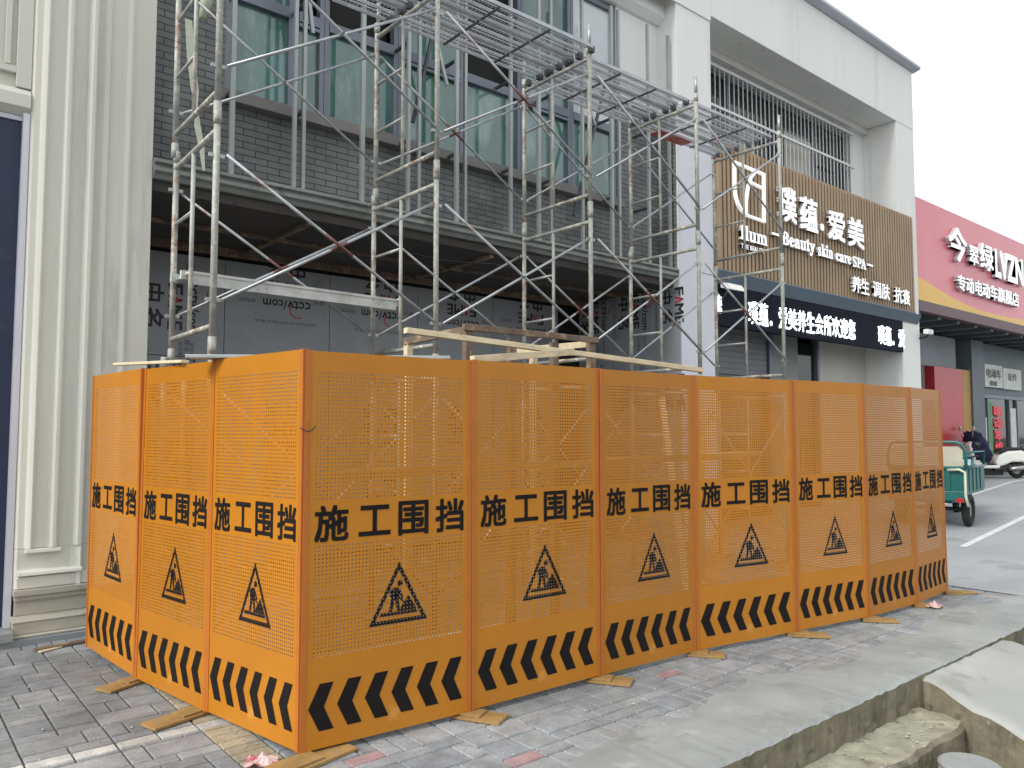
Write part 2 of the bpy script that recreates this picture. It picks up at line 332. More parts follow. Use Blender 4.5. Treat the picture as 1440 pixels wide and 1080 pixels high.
def pavement():
    mb = MB(); cols = []
    grey = [(.225, .242, .25), (.25, .26, .262), (.205, .222, .232), (.265, .272, .268), (.235, .245, .245), (.215, .232, .226)]
    def stone(x0, x1, y0, y1, c):
        g = .0022+rnd.random()*.002; e = .006; z = rnd.uniform(-.002, .0015)
        X0, X1, Y0, Y1 = x0+g, x1-g, y0+g, y1-g
        n = mb.add([(X0, Y0, -.012), (X1, Y0, -.012), (X1, Y1, -.012), (X0, Y1, -.012), (X0+e, Y0+e, z), (X1-e, Y0+e, z+rnd.uniform(-.001, .001)), (X1-e, Y1-e, z), (X0+e, Y1-e, z)])
        for q in ((4, 5, 6, 7), (0, 1, 5, 4), (1, 2, 6, 5), (2, 3, 7, 6), (3, 0, 4, 7)): mb.face([n+i for i in q]); cols.append(c)
    def pick():
        r = rnd.random()
        if r < .010: return (.30, .20, .205)
        if r < .022: return (.28, .235, .22)
        c = rnd.choice(grey); k = rnd.uniform(.94, 1.06); return (c[0]*k*.99, c[1]*k, c[2]*k*1.05)
    x = -3.35+.0
    while x < 11.0:
        band = abs(x-1.45) < .01
        wd = .2 if band else .4
        if x < 1.449 < x+wd-.001: wd = 1.45-x
        y = 2.72
        while y < 9.1:
            h = .1 if band else rnd.choice([.1, .1, .2, .2, .2])
            if y < 4.36 < y+h-.001: h = 4.36-y
            if abs(y-4.36) < .01: h = .1
            if abs(y-4.36) < .01 and x < 2.5:
                k = max(1, round(wd/.2))
                for i in range(k): q = rnd.uniform(.9, 1.1); stone(x+wd*i/k, x+wd*(i+1)/k, y, y+h, tuple(c*q for c in (.46, .47, .45)))
            elif band:
                q = rnd.uniform(.85, 1.12); stone(x, x+wd, y, y+h, (.34*q, .30*q, .215*q))
            else:
                cuts = rnd.choice([[0, .5, 1], [0, .5, 1], [0, .25, 1], [0, .75, 1], [0, .25, .5, 1], [0, .5, .75, 1]] if h > .15 else [[0, .5, 1], [0, .5, 1], [0, .25, .75, 1]])
                for a, b in zip(cuts, cuts[1:]): stone(x+wd*a, x+wd*b, y, y+h, pick())
            y += h
        x += wd
    o = mb.build('sidewalk', 'paver'); at = o.data.color_attributes.new('stone_colour', 'FLOAT_COLOR', 'CORNER'); i = 0
    buf = []
    for p, c in zip(o.data.polygons, cols): buf += list(c+(1,))*p.loop_total
    at.data.foreach_set('color', buf)
    tag(o, kind='structure')
    tag(MB().box(-3.4, 11.05, 2.55, 9.2, -.40, -.009).build('sidewalk_bed', 'joint'), kind='structure')
pavement()

def strip(xs, yin, yout, zt, zb, jit, seed):
    """cast kerb: top with ragged inner and outer edges and a rough outer face"""
    r = random.Random(seed); mb = MB(); prev = None
    for x in xs:
        a = r.uniform(-jit, jit); b = r.uniform(-jit, jit)*.6; c = r.uniform(-.5, 1)*jit
        w1 = .10*math.sin(x*1.9)+.07*math.sin(x*4.3+1)+.04*math.sin(x*11+2)+a*2
        row = mb.add([(x, yin+w1+.12, zt-.013), (x, yin-.06+w1*.6, zt+.001), (x, yout+.022+b, zt+r.uniform(-.003, .003)), (x, yout+b, zt-.012+r.uniform(-.006, .004)), (x, yout-.012+c*2, (zt+zb)/2), (x, yout-.01+c*3, zb)])
        if prev is not None:
            for k in range(5): mb.face((prev+k, row+k, row+k+1, prev+k+1)[::-1] if True else 0, 0 if k < 3 else 1)
        prev = row
    return mb
tag(strip([-3.4+.05*i for i in range(290)], 2.80, 2.29, .006, -.42, .007, 3).build('kerb', ['concrete', 'wetface']), kind='structure')
# lower step along the foot of the kerb, its soil-covered top and worn edge
def lower_step():
    r = random.Random(5); mb = MB(); prev = None
    for i in range(95):
        x = -3.1+.09*i; a = r.uniform(-.012, .012)
        row = mb.add([(x, 2.34, -.185+r.uniform(-.006, .006)), (x, 2.22, -.20+r.uniform(-.01, .01)), (x, 2.10, -.20+r.uniform(-.008, .012)), (x, 1.99+a, -.197+r.uniform(-.006, .008)), (x, 1.965+a, -.22), (x, 1.95+a*1.5, -.33), (x, 1.95, -.455)])
        if prev is not None:
            for k in range(6): mb.face((prev+k, prev+k+1, row+k+1, row+k), 0 if k < 3 else 1)
        prev = row
    return mb
tag(lower_step().build('gutter_step', ['soil', 'wetface']), kind='structure')
tag(MB().box(-3.1, 12, .2, 2.3, -.458, -.415).build('gutter_floor', 'soil'), kind='structure')

def ramp():
    r = random.Random(11); mb = MB(); nx, ny = 26, 22; g = []
    for j in range(ny+1):
        t = j/ny; y = 2.315-1.75*t
        xl = 5.44-.62*min(1, t*1.1)+.02*math.sin(t*23); xr = 6.93+.35*t
        row = []
        for i in range(nx+1):
            s = i/nx; x = xl+(xr-xl)*s+(r.uniform(-.016, .016) if 0 < i < nx else r.uniform(-.022, .022))
            z = -.012-.40*t**1.1+r.uniform(-.004, .004)
            if i == 0 or i == nx: z -= .02
            if j == 0: z -= .012
            row.append(mb.add([(x, y+r.uniform(-.01, .01), z)]))
        g.append(row)
    for j in range(ny):
        for i in range(nx): mb.face((g[j][i], g[j+1][i], g[j+1][i+1], g[j][i+1]), 0, True)
    for side in (0, nx):
        lo = [mb.add([(mb.v[g[j][side]][0]+(-.03 if side == 0 else .03), mb.v[g[j][side]][1], -.46)]) for j in range(ny+1)]
        for j in range(ny):
            q = (g[j][side], lo[j], lo[j+1], g[j+1][side]); mb.face(q if side == 0 else q[::-1], 1)
    return mb.build('ramp', ['ramp', 'wetface'])
tag(ramp(), kind='structure')

def forecourt():
    mb = MB(); prev = None
    for i in range(34):
        x = 8.7+i*1.0; z = .008 if x < 9.2 else .008+.40*min(1, (x-9.2)/11.5)
        row = mb.add([(x, 2.33, z), (x, 5, z), (x, 9.6, z), (x, 2.33, -.5)])
        if prev is not None:
            mb.face((prev, row, row+1, prev+1)); mb.face((prev+1, row+1, row+2, prev+2)); mb.face((prev+3, row+3, row, prev))
        prev = row
    return mb.build('forecourt', 'road')
tag(forecourt(), kind='structure')
def zf(x): return .008 if x < 9.2 else .008+.40*min(1, (x-9.2)/11.5)
def line(pts, wd):
    mb = MB()
    for (a, b) in pts:
        d = Vector((b[0]-a[0], b[1]-a[1], 0)); p = Vector((-d.y, d.x, 0)).normalized()*wd/2; n = max(1, int(d.length))
        for i in range(n):
            A = Vector((a[0], a[1], 0))+d*i/n; B = Vector((a[0], a[1], 0))+d*(i+1)/n
            q = [A-p, B-p, B+p, A+p]; mb.quad(*[(v.x, v.y, zf(v.x)+.005) for v in q])
    return mb
tag(line([((11.2, 4.15), (16.5, 4.66)), ((15.4, 6.1), (24, 6.9))], .1).build('parking_line', 'paintline'), kind='structure')

# ============================================================ MAIN BUILDING
bld = empty('commercial_building', 'long two storey building with cream pilasters, dark brick bay and white parapet', 'building', (5, 7.2, 0))
def part(mb, name, mats, parent=bld, bevel=0):
    """world-coordinate part of a thing"""
    off = Vector((0, 0, 0)); p = parent
    while p: off += p.location; p = p.parent
    mb.v = [(x-off.x, y-off.y, z-off.z) for x, y, z in mb.v]
    return mb.build(name, mats, parent, bevel=bevel)

prof = [(.905, 7.42), (.905, 7.06), (.925, 7.035), (.97, 7.03), (.985, 7.0), (1.005, 6.985), (1.02, 7.0), (1.03, 7.03), (1.12, 7.035), (1.135, 7.0), (1.15, 6.985), (1.175, 6.985), (1.19, 7.01), (1.2, 7.045), (1.285, 7.05), (1.297, 7.015), (1.325, 6.985), (1.35, 6.985), (1.362, 7.0), (1.37, 7.05), (1.40, 7.045), (1.425, 7.02), (1.46, 7.02), (1.472, 7.06), (1.58, 7.06), (1.592, 7.03), (1.62, 7.02), (1.64, 7.03), (1.65, 7.062), (1.822, 7.065), (1.822, 9.2), (.905, 9.2)]
low = prof[:3]+[(1.285, 7.04)]+prof[17:]
pm = MB().prism(prof, 'z', .70, 9.3); pm.prism(low, 'z', .395, .699)
pil = part(pm, 'pilaster', 'stone', bevel=.004)
mb = MB()
mb.box(.905, 1.84, 6.97, 7.3, .35, .395); mb.box(.915, 1.83, 7.0, 7.3, .31, .348); mb.box(.92, 1.825, 7.03, 7.3, .195, .308)
mb.prism([(6.965, .155), (7.3, .155), (7.3, .193), (7.02, .193), (6.985, .18)], 'x', .90, 1.845); mb.box(.905, 1.84, 6.98, 7.3, .062, .153); mb.box(.90, 1.5, 6.93, 7.3, .045, .060)
part(mb, 'plinth', 'plinth', pil, bevel=.004)
# nested panel mouldings that close at the foot of the shaft
mb = MB(); mb.prism([(6.98, .668), (7.05, .660), (7.05, .698), (6.986, .698)], 'x', .975, 1.215); mb.prism([(6.972, .498), (7.045, .490), (7.045, .540), (7.0, .540), (6.978, .525)], 'x', .93, 1.365); mb.box(.925, 1.475, 7.005, 7.06, .398, .488)
part(mb, 'panel_moulding', 'stone', pil, bevel=.006)
part(MB().box(-4, 11, 6.88, 7.0, -.3, .042), 'base_strip', 'greywall')
# wall over the navy door opening
mb = MB(); mb.box(-4, .903, 7.1, 7.5, 4.12, 9.3); mb.prism([(7.1, 4.10), (7.1, 4.30), (7.06, 4.30), (7.03, 4.25), (7.03, 4.15)], 'x', -4, .903); mb.box(-4, .799, 7.055, 7.1, 4.42, 4.47); mb.box(.80, .903, 7.05, 7.098, 4.31, 9.3); mb.box(.72, .76, 7.06, 7.099, 4.48, 9.3); mb.box(.60, .63, 7.07, 7.099, 4.48, 9.3)
part(mb, 'door_surround', 'stone', bevel=.004)
d = part(MB().box(-3, .855, 7.13, 7.18, .11, 4.06), 'door', 'navy')
mb = MB(); mb.box(.858, .902, 7.05, 7.3, .11, 4.11); mb.box(-4, .857, 7.11, 7.3, 4.062, 4.115)
part(mb, 'door_frame', 'film', d)
part(MB().box(-4, .90, 6.86, 7.4, .045, .108), 'threshold', 'concrete')

# right-hand pillars
pr = part(MB().box(8.98, 9.82, 7.0, 9.2, 0, 9.35), 'pilaster', 'plaster', bevel=.006)
mb = MB(); mb.box(8.97, 9.38, 6.965, 6.998, .0, 5.95); mb.box(9.392, 9.825, 6.96, 6.998, .0, 3.95); mb.box(9.392, 9.825, 6.962, 6.998, 3.962, 5.95)
part(mb, 'protective_film', 'film', pr)
part(MB().box(16.2, 17.02, 7.0, 9.2, 0, 8.045), 'pilaster', 'plaster', bevel=.006)
# brick band, piers, returns
mb = MB(); mb.box(1.824, 8.972, 7.36, 7.56, 3.97, 4.745); mb.box(1.824, 2.52, 7.36, 7.56, 4.745, 7.79); mb.box(8.06, 8.972, 7.36, 7.56, 4.745, 6.35); mb.box(8.972, 8.979, 7.03, 7.56, 3.97, 6.35)
part(mb, 'brick_wall', 'brick')
mb = MB(); mb.box(8.06, 8.979, 7.352, 7.56, 6.352, 7.9); part(mb, 'plaster_wall', 'plaster')
mb = MB(); mb.box(1.824, 8.978, 7.2, 9.2, 7.80, 9.3); mb.prism([(7.2, 7.80), (7.30, 7.72), (7.5, 7.72), (7.5, 7.80)], 'x', 1.83, 8.977); mb.box(1.824, 8.978, 7.05, 7.2, 8.15, 9.3); part(mb, 'upper_beam', 'plaster', bevel=.01)
mb = MB(); mb.box(2.4, 8.10, 7.24, 7.60, 4.747, 4.86); part(mb, 'sill', 'sill', bevel=.005)
# ledge under the brick band
mb = MB()
mb.prism([(7.36, 3.968), (7.03, 3.968), (6.99, 3.955), (6.985, 3.925), (7.02, 3.912), (7.02, 3.893), (6.995, 3.885), (6.99, 3.85), (7.03, 3.83), (7.05, 3.795), (7.36, 3.795)], 'x', 1.824, 8.965)
part(mb, 'ledge', 'ledge', bevel=.004)
part(MB().box(1.824, 8.975, 7.1, 9.25, 3.70, 3.79), 'soffit', 'ceil')
mb = MB(); mb.box(1.83, 8.97, 8.82, 8.90, 3.615, 3.698); mb.box(1.83, 8.97, 8.0, 8.04, 3.66, 3.698); mb.box(3.3, 3.36, 7.15, 8.8, 3.66, 3.699); mb.box(5.6, 5.66, 7.15, 8.8, 3.66, 3.699)
part(mb, 'ceiling_batten', 'timber_old')
part(MB().box(1.824, 9.0, 9.06, 9.25, 0, 3.70), 'back_wall', 'dark')
part(MB().box(1.824, 8.978, 7.0, 9.06, -.02, .02), 'shop_floor', 'concrete')

# film-wrapped cladding boards, the maker's print repeating along each sheet
def print_on(mbx, o, ux, uy, com=True, full=True):
    """one repeat of the printed pattern; o = lower left corner, ux reading direction, uy up; field about 1.2 x .86"""
    o = Vector(o); ux = Vector(ux); uy = Vector(uy)
    def T(s, x, y, w_, h_, m=0, b=.03): mbx.text(s, o+ux*x+uy*y, ux, uy, w_, h_, 0, b, m)
    T('F', .30, .32, .11, .15); T('ME', .54, .32, .27, .15); T('中', .32, .06, .19, .21); T('名', .59, .06, .20, .21)
    n = (ux.cross(uy))
    a = o+ux*.425+uy*.32
    for (p, q) in ((0, .03), (.075, .03)):
        i = mbx.add([a+ux*p, a+ux*(p+.026), a+ux*.064+uy*.15, a+ux*.038+uy*.15]); mbx.face((i, i+1, i+2, i+3), 1)
    if not com: return
    T('cctv', .24, .54, .30, .10, 0, .02); T('/com', .55, .54, .30, .115, 0, .02)
    for k in range(14):
        t0 = -.6+k*.19; t1 = t0+.19; c = o+ux*.40+uy*.69
        P = [c+ux*(math.cos(t)*rr)+uy*(math.sin(t)*rr*.8-.03) for t in (t0, t1) for rr in (.10, .118)]
        i = mbx.add(P); mbx.face((i, i+1, i+3, i+2), 1)
    if full:
        T('铝塑板装饰材料建筑幕墙', .15, .80, .80, .036, 2, 0); T('建筑材料', .94, .56, .22, .05, 2, 0); T('装饰幕墙', .94, .44, .22, .045, 2, 0)
        T('幕墙', .05, .50, .14, .06, 2, 0)
PR = ['boardink', 'boardred', 'boardgrey']
xs = [1.86, 3.16, 4.49, 5.82, 7.15, 8.48]
for i in range(5):
    x0, x1 = xs[i]+.004, xs[i+1]-.004
    for (z0, z1) in ((.06, 2.44), (2.448, 3.60)):
        bd = part(MB().box(x0, x1, 9.035, 9.058, z0, z1), 'cladding_board', 'board')
        mb = MB()
        for zz in ([3.70, 2.84] if z0 > 2 else [1.98, 1.12]):
            # sheets hung upside down: the print reads from the right, feet up
            mb = MB()
            if i == 0: print_on(mb, (x0+.35, 9.033, zz-.15), (0, 0, -1), (1, 0, 0))
            elif zz-.86 > z0-.02: print_on(mb, (x1-.02, 9.033, zz+.05), (-1, 0, 0), (0, 0, -1))
            if mb.v: part(mb, 'printed_lettering', PR, bd)
for y0, y1, base, com in ((6.97, 7.42, 7.38, False), (7.428, 8.28, 8.22, True), (8.288, 9.03, 9.06, True)):
    bd = part(MB().box(8.952, 8.968, y0, y1, .06, 3.68), 'cladding_board', 'board')
    for zt in (3.98, 2.72):
        mb = MB()
        print_on(mb, (8.950, min(base, y1+.03), zt), (0, 0, -1), (0, -1, 0), com=com); part(mb, 'printed_lettering', PR, bd)

# windows: X edges of the mullions
WX = [2.50, 3.22, 3.56, 4.46, 5.38, 6.28, 7.17, 8.06]
ZS, ZT, ZH = 4.86, 5.83, 7.62
openu = {1, 2, 4}
for i in range(7):
    a, b = WX[i], WX[i+1]
    mb = MB(); fwid = .055
    mb.box(a+.002, a+fwid, 7.37, 7.46, ZS+.002, 7.76); mb.box(b-fwid, b-.002, 7.37, 7.46, ZS+.002, 7.76)
    mb.box(a+fwid, b-fwid, 7.37, 7.46, ZS+.002, ZS+.06); mb.box(a+fwid, b-fwid, 7.362, 7.46, ZT, ZT+.11); mb.box(a+fwid, b-fwid, 7.37, 7.46, ZH, 7.76)
    if i % 2: mb.box(a+fwid, b-fwid, 7.366, 7.40, ZT-.05, ZT-.012)
    wf = part(mb, 'window', 'frame', bevel=.003)
    part(MB().box(a+fwid, b-fwid, 7.42, 7.428, ZS+.06, ZT), 'pane', 'greypanel' if i == 6 and False else 'glass', wf)
    if i in openu: part(MB().box(a+fwid, b-fwid, 7.56, 7.58, ZT+.11, ZH), 'opening_shade_sheet', 'dark', wf)  # near-black sheet stands in for the shade of the unlit room
    else: part(MB().box(a+fwid, b-fwid, 7.42, 7.428, ZT+.11, ZH), 'pane', 'sky_tone_glass' if i == 6 else 'glass', wf)
part(MB().box(2.4, 8.2, 7.7, 7.72, 4.7, 7.79), 'dark_interior', 'dark')

# parapet and cornice over the whole front
mb = MB(); mb.box(9.822, 17.025, 6.995, 9.2, 8.05, 9.33); mb.box(-4, 9.82, 6.98, 7.0, 7.95, 9.33); part(mb, 'parapet', 'plaster', bevel=.008)
mb = MB(); mb.prism([(6.99, 9.34), (6.88, 9.37), (6.85, 9.385), (6.85, 9.44), (9.2, 9.44), (9.2, 9.34)], 'x', -4, 17.14); part(mb, 'cornice', 'cornice', bevel=.008)
mb = MB(); mb.box(9.822, 16.198, 7.72, 9.2, 7.86, 8.048); mb.box(15.62, 16.198, 7.7, 9.2, 4.1, 7.858); mb.box(9.822, 15.62, 8.9, 9.2, 4.1, 7.86); mb.box(9.83, 16.19, 7.6, 7.72, 7.93, 8.047); part(mb, 'recessed_wall', 'plaster')
mb = MB(); mb.box(9.84, 9.9, 7.80, 7.9, 5.0, 7.855)
for x in (11.4, 12.85, 14.3, 15.55): mb.box(x, x+.06, 7.80, 7.9, 5.0, 7.855)
mb.box(9.9, 15.55, 7.81, 7.89, 7.78, 7.855); wf = part(mb, 'window', 'frame')
mb = MB(); mb.box(9.9, 15.6, 7.85, 7.856, 5.0, 7.78); part(mb, 'pane', 'glassdark', wf)
mb = MB()
for i, x in enumerate([9.95, 11.8, 13.3]): mb.box(x, x+(.9, .5, 1.1)[i], 7.84, 7.848, 5.0, (7.45, 7.2, 7.35)[i])
part(mb, 'curtain', 'beigepanel', wf)
# spa shop front below its sign
part(MB().prism([(6.895, 4.036), (6.98, 3.85), (7.75, 3.85), (7.75, 4.036)], 'x', 9.83, 16.9), 'shop_soffit', 'soffit')
part(MB().box(9.83, 16.195, 7.75, 9.2, 3.5, 4.10), 'lintel', 'dark')
mb = MB()
for k in range(9): mb.prism([(7.80, 3.48-.1*k), (7.845, 3.44-.1*k), (7.845, 3.385-.1*k), (7.81, 3.385-.1*k)], 'x', 9.85, 12.5)
part(mb, 'roller_shutter', 'shutter')
part(MB().box(9.85, 12.5, 7.86, 7.88, .1, 3.5), 'shop_window', 'glassdark')
mb = MB(); mb.box(12.52, 12.66, 7.76, 7.9, 0, 3.5); mb.box(14.2, 14.28, 7.76, 7.9, 0, 3.5); mb.box(9.84, 12.52, 7.78, 7.86, 2.42, 2.50); part(mb, 'shop_window_frame', 'frame')
part(MB().box(12.67, 13.55, 7.80, 7.9, .02, 3.5), 'shop_panel', 'greypanel')
sd_ = part(MB().box(13.56, 14.19, 7.83, 7.85, .02, 3.3), 'shop_door', 'glassdark')
part(MB().box(13.62, 13.65, 7.79, 7.83, .9, 1.5), 'handle', 'rim', sd_)
part(MB().box(14.29, 16.195, 7.78, 7.9, .02, 3.5), 'shop_panel', 'beigepanel')
mb = MB(); mb.box(1, 17, 9.2, 12, 0, 9.33); mb.box(-4, 1, 9.2, 12, 0, 9.33); part(mb, 'rear_block', 'plaster')

# white bar grille in front of the upper spa window
g = empty('window_grille', 'white steel bar grille across the upper window above the slatted sign', 'grille', (12.7, 7.62, 5))
mb = MB()
x = 9.98
while x < 15.58: mb.tube([(x, 7.62, 5.0), (x, 7.62, 7.78)], .0125, 6); x += .137
part(mb, 'grille_bars', 'bar', g)
mb = MB()
for z in (7.78, 7.08, 5.6): mb.bar((9.84, 7.62, z), (15.61, 7.62, z), .045, .045)
part(mb, 'grille_rail', 'bar', g)

# spa sign: slatted panel with raised letters and a line emblem
sg = empty('shop_sign', 'large brown timber slat shop sign with raised white lettering and shield emblem', 'sign', (13, 6.95, 4.04))
part(MB().box(9.84, 16.62, 6.955, 6.985, 4.04, 6.05), 'sign_backing', 'slatgap', sg)
mb = MB(); x = 9.845
while x < 16.6:
    mb.box(x, x+.062, 6.895, 6.955, 4.064, 6.05+rnd.uniform(0, .006)); x += .106
part(mb, 'timber_slats', 'slat', sg)
part(MB().box(9.83, 16.63, 6.897, 6.99, 4.042, 4.062), 'sign_edge', 'frame', sg)
def letters(items, name, y=6.875, d=.045, par=sg, mats=('letter', 'lettergrey'), bold=.03):
    mb = MB()
    for s, x0, x1, z0, z1 in items:
        mb.text(s, (x0, y, z0), (1, 0, 0), (0, 0, 1), x1-x0, z1-z0, d, bold, 0, 1)
    return part(mb, name, list(mats), par)
letters([('璞', 11.40, 11.93, 5.09, 5.66), ('蕴', 12.06, 12.62, 5.06, 5.61), ('爱', 13.0, 13.58, 5.04, 5.55), ('美', 13.72, 14.30, 5.02, 5.55), ('.', 12.73, 12.82, 5.14, 5.23)], 'title_lettering', bold=.035)
letters([('𝐟𝐥𝐮𝐦', 10.29, 11.02, 4.575, 4.81), ('THE BEAUTY', 10.29, 10.95, 4.44, 4.51)], 'emblem_lettering', bold=.02)
letters([('𝐁𝐞𝐚𝐮𝐭𝐲', 11.46, 12.50, 4.62, 4.90), ('𝐬𝐤𝐢𝐧', 12.62, 13.12, 4.665, 4.88), ('𝐜𝐚𝐫𝐞', 13.24, 13.78, 4.66, 4.80), ('𝐒𝐏𝐀', 13.86, 14.36, 4.64, 4.83), ('—', 11.17, 11.38, 4.80, 4.825), ('—', 14.42, 14.63, 4.74, 4.765)], 'subtitle_lettering', bold=.028)
letters([('养', 13.81, 14.13, 4.17, 4.46), ('生', 14.16, 14.46, 4.17, 4.46)], 'service_lettering', bold=.03)
letters([('调', 14.62, 14.94, 4.17, 4.46), ('肤', 14.98, 15.30, 4.17, 4.46)], 'service_lettering', bold=.03)
letters([('抗', 15.53, 15.85, 4.16, 4.46), ('衰', 15.88, 16.20, 4.16, 4.46)], 'service_lettering', bold=.03)
def stroke(mb, pts, wd, y, d):
    pts = [Vector((p[0], 0, p[1])) for p in pts]
    off = []
    for i, p in enumerate(pts):
        t = (pts[min(i+1, len(pts)-1)]-pts[max(i-1, 0)]).normalized(); off.append(Vector((-t.z, 0, t.x))*wd/2)
    A = [p+o for p, o in zip(pts, off)]; B = [p-o for p, o in zip(pts, off)]
    poly = [(v.x, v.z) for v in A]+[(v.x, v.z) for v in B[::-1]]
    for i in range(len(pts)-1):
        mb.prism([(A[i].x, A[i].z), (A[i+1].x, A[i+1].z), (B[i+1].x, B[i+1].z), (B[i].x, B[i].z)], 'y', y-d, y)
mb = MB()
stroke(mb, [(10.19, 5.775), (10.62, 5.765), (11.03, 5.755)], .036, 6.89, .05); stroke(mb, [(11.01, 5.755), (11.0, 5.35), (10.99, 4.965)], .04, 6.889, .05)
stroke(mb, [(11.01, 4.975), (10.78, 4.985), (10.52, 4.99)], .036, 6.888, .05)
stroke(mb, [(10.20, 5.775), (10.19, 5.36), (10.215, 5.24), (10.27, 5.13), (10.36, 5.05), (10.53, 4.985)], .036, 6.887, .05)
stroke(mb, [(10.48, 4.985), (10.49, 5.19), (10.56, 5.466), (10.64, 5.62), (10.76, 5.745)], .034, 6.886, .048); stroke(mb, [(10.61, 5.545), (10.8, 5.53), (10.99, 5.515)], .034, 6.885, .047)
part(mb, 'emblem', 'letter', sg)
# LED ticker under it
ls = empty('led_ticker', 'black LED ticker board with glowing white characters under the slatted sign', 'sign', (13.3, 6.985, 3.22))
part(MB().box(9.83, 16.194, 6.985, 7.1, 3.22, 3.846), 'screen', 'ledbox', ls)
cw = (14.20-10.69)/12
def led(s_, x0, n=99):
    x = x0
    for c in s_:
        mb = MB()
        if c == '.': mb.text('.', (x+.03, 6.982, 3.34), (1, 0, 0), (0, 0, 1), .05, .06, .004, .03)
        else: mb.text(c, (x, 6.982, 3.315), (1, 0, 0), (0, 0, 1), cw*.9, .36, .004, .014)
        part(mb, 'glowing_character', 'led', ls); x += cw
led('璞蕴.爱美养生会所欢迎您', 10.69); led('璞蕴.爱', 15.10)
mb = MB(); mb.text('您', (9.86, 6.982, 3.40), (1, 0, 0), (0, 0, 1), .12, .28, .004, .014); part(mb, 'glowing_character', 'led', ls)
# small flood lamp and camera on the pillars
fl = empty('flood_lamp', 'small white lamp head on a bracket beside the film wrapped pillar', 'lamp', (9.95, 6.85, 3.75))
mb = MB(); mb.prism([(6.70, 3.72), (6.93, 3.78), (6.93, 3.86), (6.78, 3.83)], 'x', 9.88, 10.22); part(mb, 'lamp_head', 'plaster', fl, bevel=.01)
part(MB().tube([(9.9, 6.96, 3.6), (9.86, 6.86, 3.62), (9.90, 6.80, 3.74)], .012, 6), 'bracket', 'black', fl)
fl = empty('security_camera', 'small white box camera on the end pillar beside the red sign', 'camera', (16.95, 6.9, 3.6))
part(MB().box(16.85, 17.12, 6.76, 6.86, 3.63, 3.73), 'camera_body', 'plaster', fl, bevel=.012); part(MB().tube([(17.0, 6.998, 3.56), (17.0, 6.86, 3.58), (17.0, 6.82, 3.64)], .02, 6), 'bracket', 'black', fl)

# ============================================================ RED SHOP AT THE RIGHT
rb = empty('corner_shop_building', 'low grey shop with red clad pillar, louvred canopy and lettered glass door', 'building', (24, 8.5, .4))
part(MB().box(17.04, 36, 8.6, 12, 0, 6.0), 'shop_wall', 'greywall', rb)
part(MB().box(17.04, 20.2, 8.22, 8.6, 0, 3.25), 'maroon_door', 'maroondoor', rb)
part(MB().box(17.04, 22.1, 8.2, 8.6, 3.25, 4.05), 'grey_panel', 'greywall', rb)
part(MB().box(20.6, 22.35, 8.15, 8.598, 0, 3.248), 'red_pillar', 'redwall', rb); part(MB().box(22.36, 22.9, 8.15, 8.598, 0, 3.248), 'pillar_edge', 'ochre', rb)
part(MB().box(22.91, 23.75, 8.1, 8.6, 0, 4.1), 'slate_pillar', 'slate', rb)
part(MB().box(23.76, 36, 8.25, 8.6, 2.66, 4.1), 'fascia', 'slate', rb)
part(MB().box(23.76, 36, 8.3, 8.4, .4, 2.655), 'shop_glass', 'glassdark', rb)
mb = MB()
for x in (23.78, 24.35, 26.05, 26.7, 28.2): mb.box(x, x+.07, 8.24, 8.32, .4, 2.655)
mb.box(23.78, 36, 8.235, 8.3, 2.55, 2.654); part(mb, 'shop_frame', 'frame', rb)
part(MB().box(23.9, 24.3, 8.26, 8.29, 1.1, 2.0), 'poster', 'poster', rb); part(MB().box(26.2, 26.65, 8.26, 8.29, .9, 2.3), 'poster', 'poster', rb)
part(MB().box(24.45, 24.72, 8.26, 8.29, .6, 2.45), 'poster', 'greenp', rb)
part(MB().box(17.05, 36, 7.2, 8.6, 4.30, 4.33), 'canopy_sheet', 'acrylic', rb)
x = 17.25
while x < 34: part(MB().box(x, x+.16, 7.12, 8.58, 4.10, 4.28), 'canopy_louvre', 'louvre', rb); x += 1.05
mb = MB(); zc = 2.36
for c in '电动车维修': mb.text(c, (24.83, 8.255, zc-.32), (1, 0, 0), (0, 0, 1), .62, .30, .012, .035); zc -= .345
part(mb, 'door_lettering', 'doorred', rb)
bs = empty('shop_sign', 'pale grey sign board with dark print above the corner shop door', 'sign', (25.4, 8.1, 2.9))
part(MB().box(24.0, 25.35, 8.16, 8.22, 2.86, 3.50), 'sign_panel', 'poster', bs); part(MB().box(25.4, 26.9, 8.16, 8.22, 2.84, 3.46), 'sign_panel', 'poster', bs)
mb = MB(); mb.text('电动车', (24.1, 8.15, 3.12), (1, 0, 0), (0, 0, 1), 1.1, .26, .004, .02); mb.text('维修', (24.3, 8.15, 2.9), (1, 0, 0), (0, 0, 1), .6, .14, .004, .02); mb.text('配件', (25.8, 8.15, 3.1), (1, 0, 0), (0, 0, 1), .7, .22, .004, 0); part(mb, 'lettering', 'boardgrey', bs)

